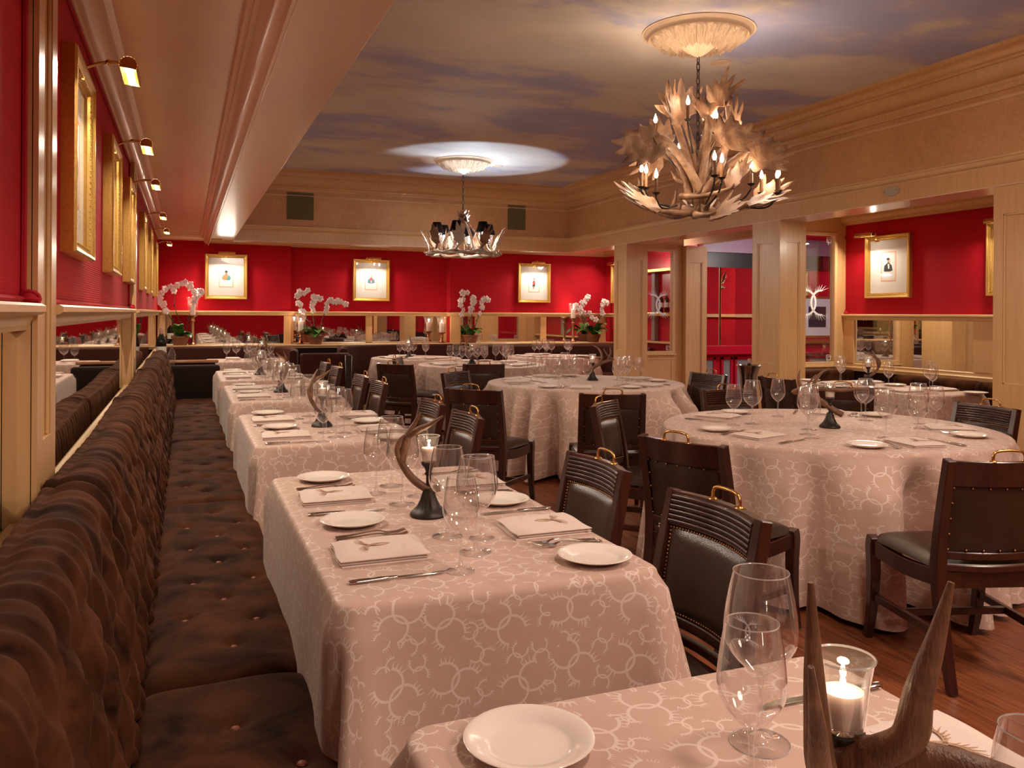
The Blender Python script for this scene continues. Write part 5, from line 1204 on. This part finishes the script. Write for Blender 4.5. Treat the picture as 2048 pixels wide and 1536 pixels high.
def orchid(x, y, sprays, label, seed, s=1.0, z=.915, pot=True):
    rg = random.Random(seed); r = empty('potted_orchid', label, 'orchid', (x, y, z))
    obj('pot', MB().lathe([(.0001, 0), (.085, 0), (.115, .10), (.122, .10), (.124, .125), (.112, .125), (.108, .108), (.0001, .108)], 28).mesh('pot', 'terracotta', True, 0, 40), r)
    obj('moss', MB().lathe([(.0001, .125), (.06, .122), (.11, .112)], 20, mod=lambda a, i, q: 1 + .05*math.sin(a*7)).mesh('moss', 'soil_moss'), r, kind='stuff')
    for k in range(11):
        az = k*2*pi/11 + rg.uniform(-.3, .3); wall_side = math.cos(az) > .15 or (x < 0 and math.sin(az) > .3)
        obj('leaf', LM[k % 3], r, (rg.uniform(-.03, .03), rg.uniform(-.03, .0), .115), (rg.uniform(-.1, .65) if not wall_side else .75, 0, az), s * (.75 if wall_side else 1.85))
    for (x0, tips) in sprays:
        P = crv([(x0*.5, 0, .11), (x0*.9 + rg.uniform(-.02, .02), .0, .30)] + [(a, rg.uniform(-.02, .02), c) for a, c in tips], 5); n = len(P)
        st = obj('stem', MB().sweep(P, lerps([.005, .004, .002], n), n=6).mesh('stem', 'stem_green'), r)
        k0 = int(n * .5); cnt = 10
        for k in range(cnt):
            q = P[min(n-1, k0 + int((n-1-k0) * k/(cnt-1)))]
            obj('flower', FLW, st, (q.x + rg.uniform(-.025, .025), q.y - .02, q.z + rg.uniform(-.035, .03)), (rg.uniform(-.3, .3), rg.uniform(-.6, .6), rg.uniform(-.7, .7)), rg.uniform(1.25, 1.6))
        for k in range(3):
            q = P[int(n*.22) + k*2]; obj('leaf', LM[1], st, tuple(q), (.9, rg.uniform(-1, 1), rg.uniform(0, 6)), .28)
orchid(-.06, 12.42, [(-.10, [(-.20, .50), (-.26, .68), (-.14, .80)]), (0, [(-.08, .6), (-.03, .86), (.10, .86), (.20, .66)]), (.12, [(.16, .58), (.24, .74), (.26, .74)])], 'white orchid in terracotta pot at the left end of the back ledge', 1)
orchid(1.80, 12.42, [(-.1, [(-.2, .45), (-.26, .72), (-.14, .80)]), (-.02, [(-.05, .5), (-.02, .68), (.08, .68)]), (.1, [(.14, .5), (.25, .65), (.42, .58)])], 'white orchid in terracotta pot right of the candle in the glass, centre-left ledge', 2)
orchid(4.22, 12.42, [(-.08, [(-.14, .45), (-.16, .76), (-.06, .80)]), (.04, [(.02, .5), (.04, .68), (.02, .70)]), (.1, [(.16, .5), (.2, .68), (.3, .70)])], 'white orchid in terracotta pot at the middle of the back ledge', 3)
orchid(6.40, 12.42, [(-.2, [(-.26, .5), (-.2, .68), (-.1, .74)]), (.0, [(.0, .4), (-.3, .56), (-.32, .58)]), (.1, [(.16, .45), (.18, .66), (.24, .66)])], 'white orchid in terracotta pot at the right end of the back ledge', 4, 1.2)
def hurricane(x, y, label, h=.36, z=.915, s=1, e=1.0):
    r = empty('hurricane_candle', label, 'candle holder', (x, y, z), 0, 'brass hurricane candle stands')
    obj('pedestal', MB().lathe([(.0001, 0), (.055, 0), (.055, .012), (.035, .025), (.022, .05), (.028, .06), (.022, .07), (.024, h-.09), (.034, h-.08), (.024, h-.06), (.03, h-.03), (.062, h-.008), (.062, h), (.0001, h)], 22).mesh('pedestal', 'aged_copper', True, 0, 40), r)
    obj('glass_chimney', MB().lathe([(.05, h), (.066, h+.02), (.070, h+.07), (.066, h+.16), (.072, h+.21), (.095, h+.25)], 24).mesh('glass_chimney', 'hurricane_glass'), r)
    c = obj('candle', MB().lathe([(.0001, h), (.038, h), (.038, h+.15), (.034, h+.153), (.0001, h+.148)], 20).mesh('candle', 'wax'), r)
    obj('flame', MB().lathe([(.0001, h+.15), (.006, h+.16), (.007, h+.17), (.0005, h+.195)], 10).mesh('flame', 'flame'), c)
    light('POINT', 'hurricane_light', (0, 0, h + .19), e, (1, .74, .46), parent=r, shadow_soft_size=.012)
hurricane(.10, 12.42, 'tall brass candle stand with glass chimney, left end of the ledge', .42, e=2.6)
hurricane(1.58, 12.40, 'glass chimney candle just left of the centre-left orchid', .19, e=2.2)
hurricane(3.74, 12.42, 'glass chimney candle in front of the mirror corner, mid ledge', .17, e=2.2)
hurricane(6.02, 12.42, 'tall brass candle stand with flared glass, right end of the ledge', .40, e=2.6)
orchid_glow = None
# champagne bucket on its stand
r = empty('champagne_bucket', 'silver champagne bucket on a stand in front of the second pillar', 'ice bucket', (4.66, 6.04, 0))
obj('bucket', MB().lathe([(.0001, .72), (.06, .72), (.068, .74), (.075, .84), (.09, .90), (.108, .935), (.104, .938), (.086, .90), (.07, .84), (.062, .745), (.0001, .745)], 32).mesh('bucket', 'bucket_silver', True, 0, 50), r)
obj('stand_pole', MB().lathe([(.0001, 0), (.14, 0), (.13, .012), (.02, .03), (.012, .06), (.012, .68), (.05, .715), (.06, .72), (.0001, .72)], 20).mesh('stand_pole', 'bucket_silver', True, 0, 50), r)
place(BK, 'champagne_bottle', 'dark bottle neck sticking out of the champagne bucket', 'bottle', (4.665, 6.04, .746), (0, 0, 0), None, .84)
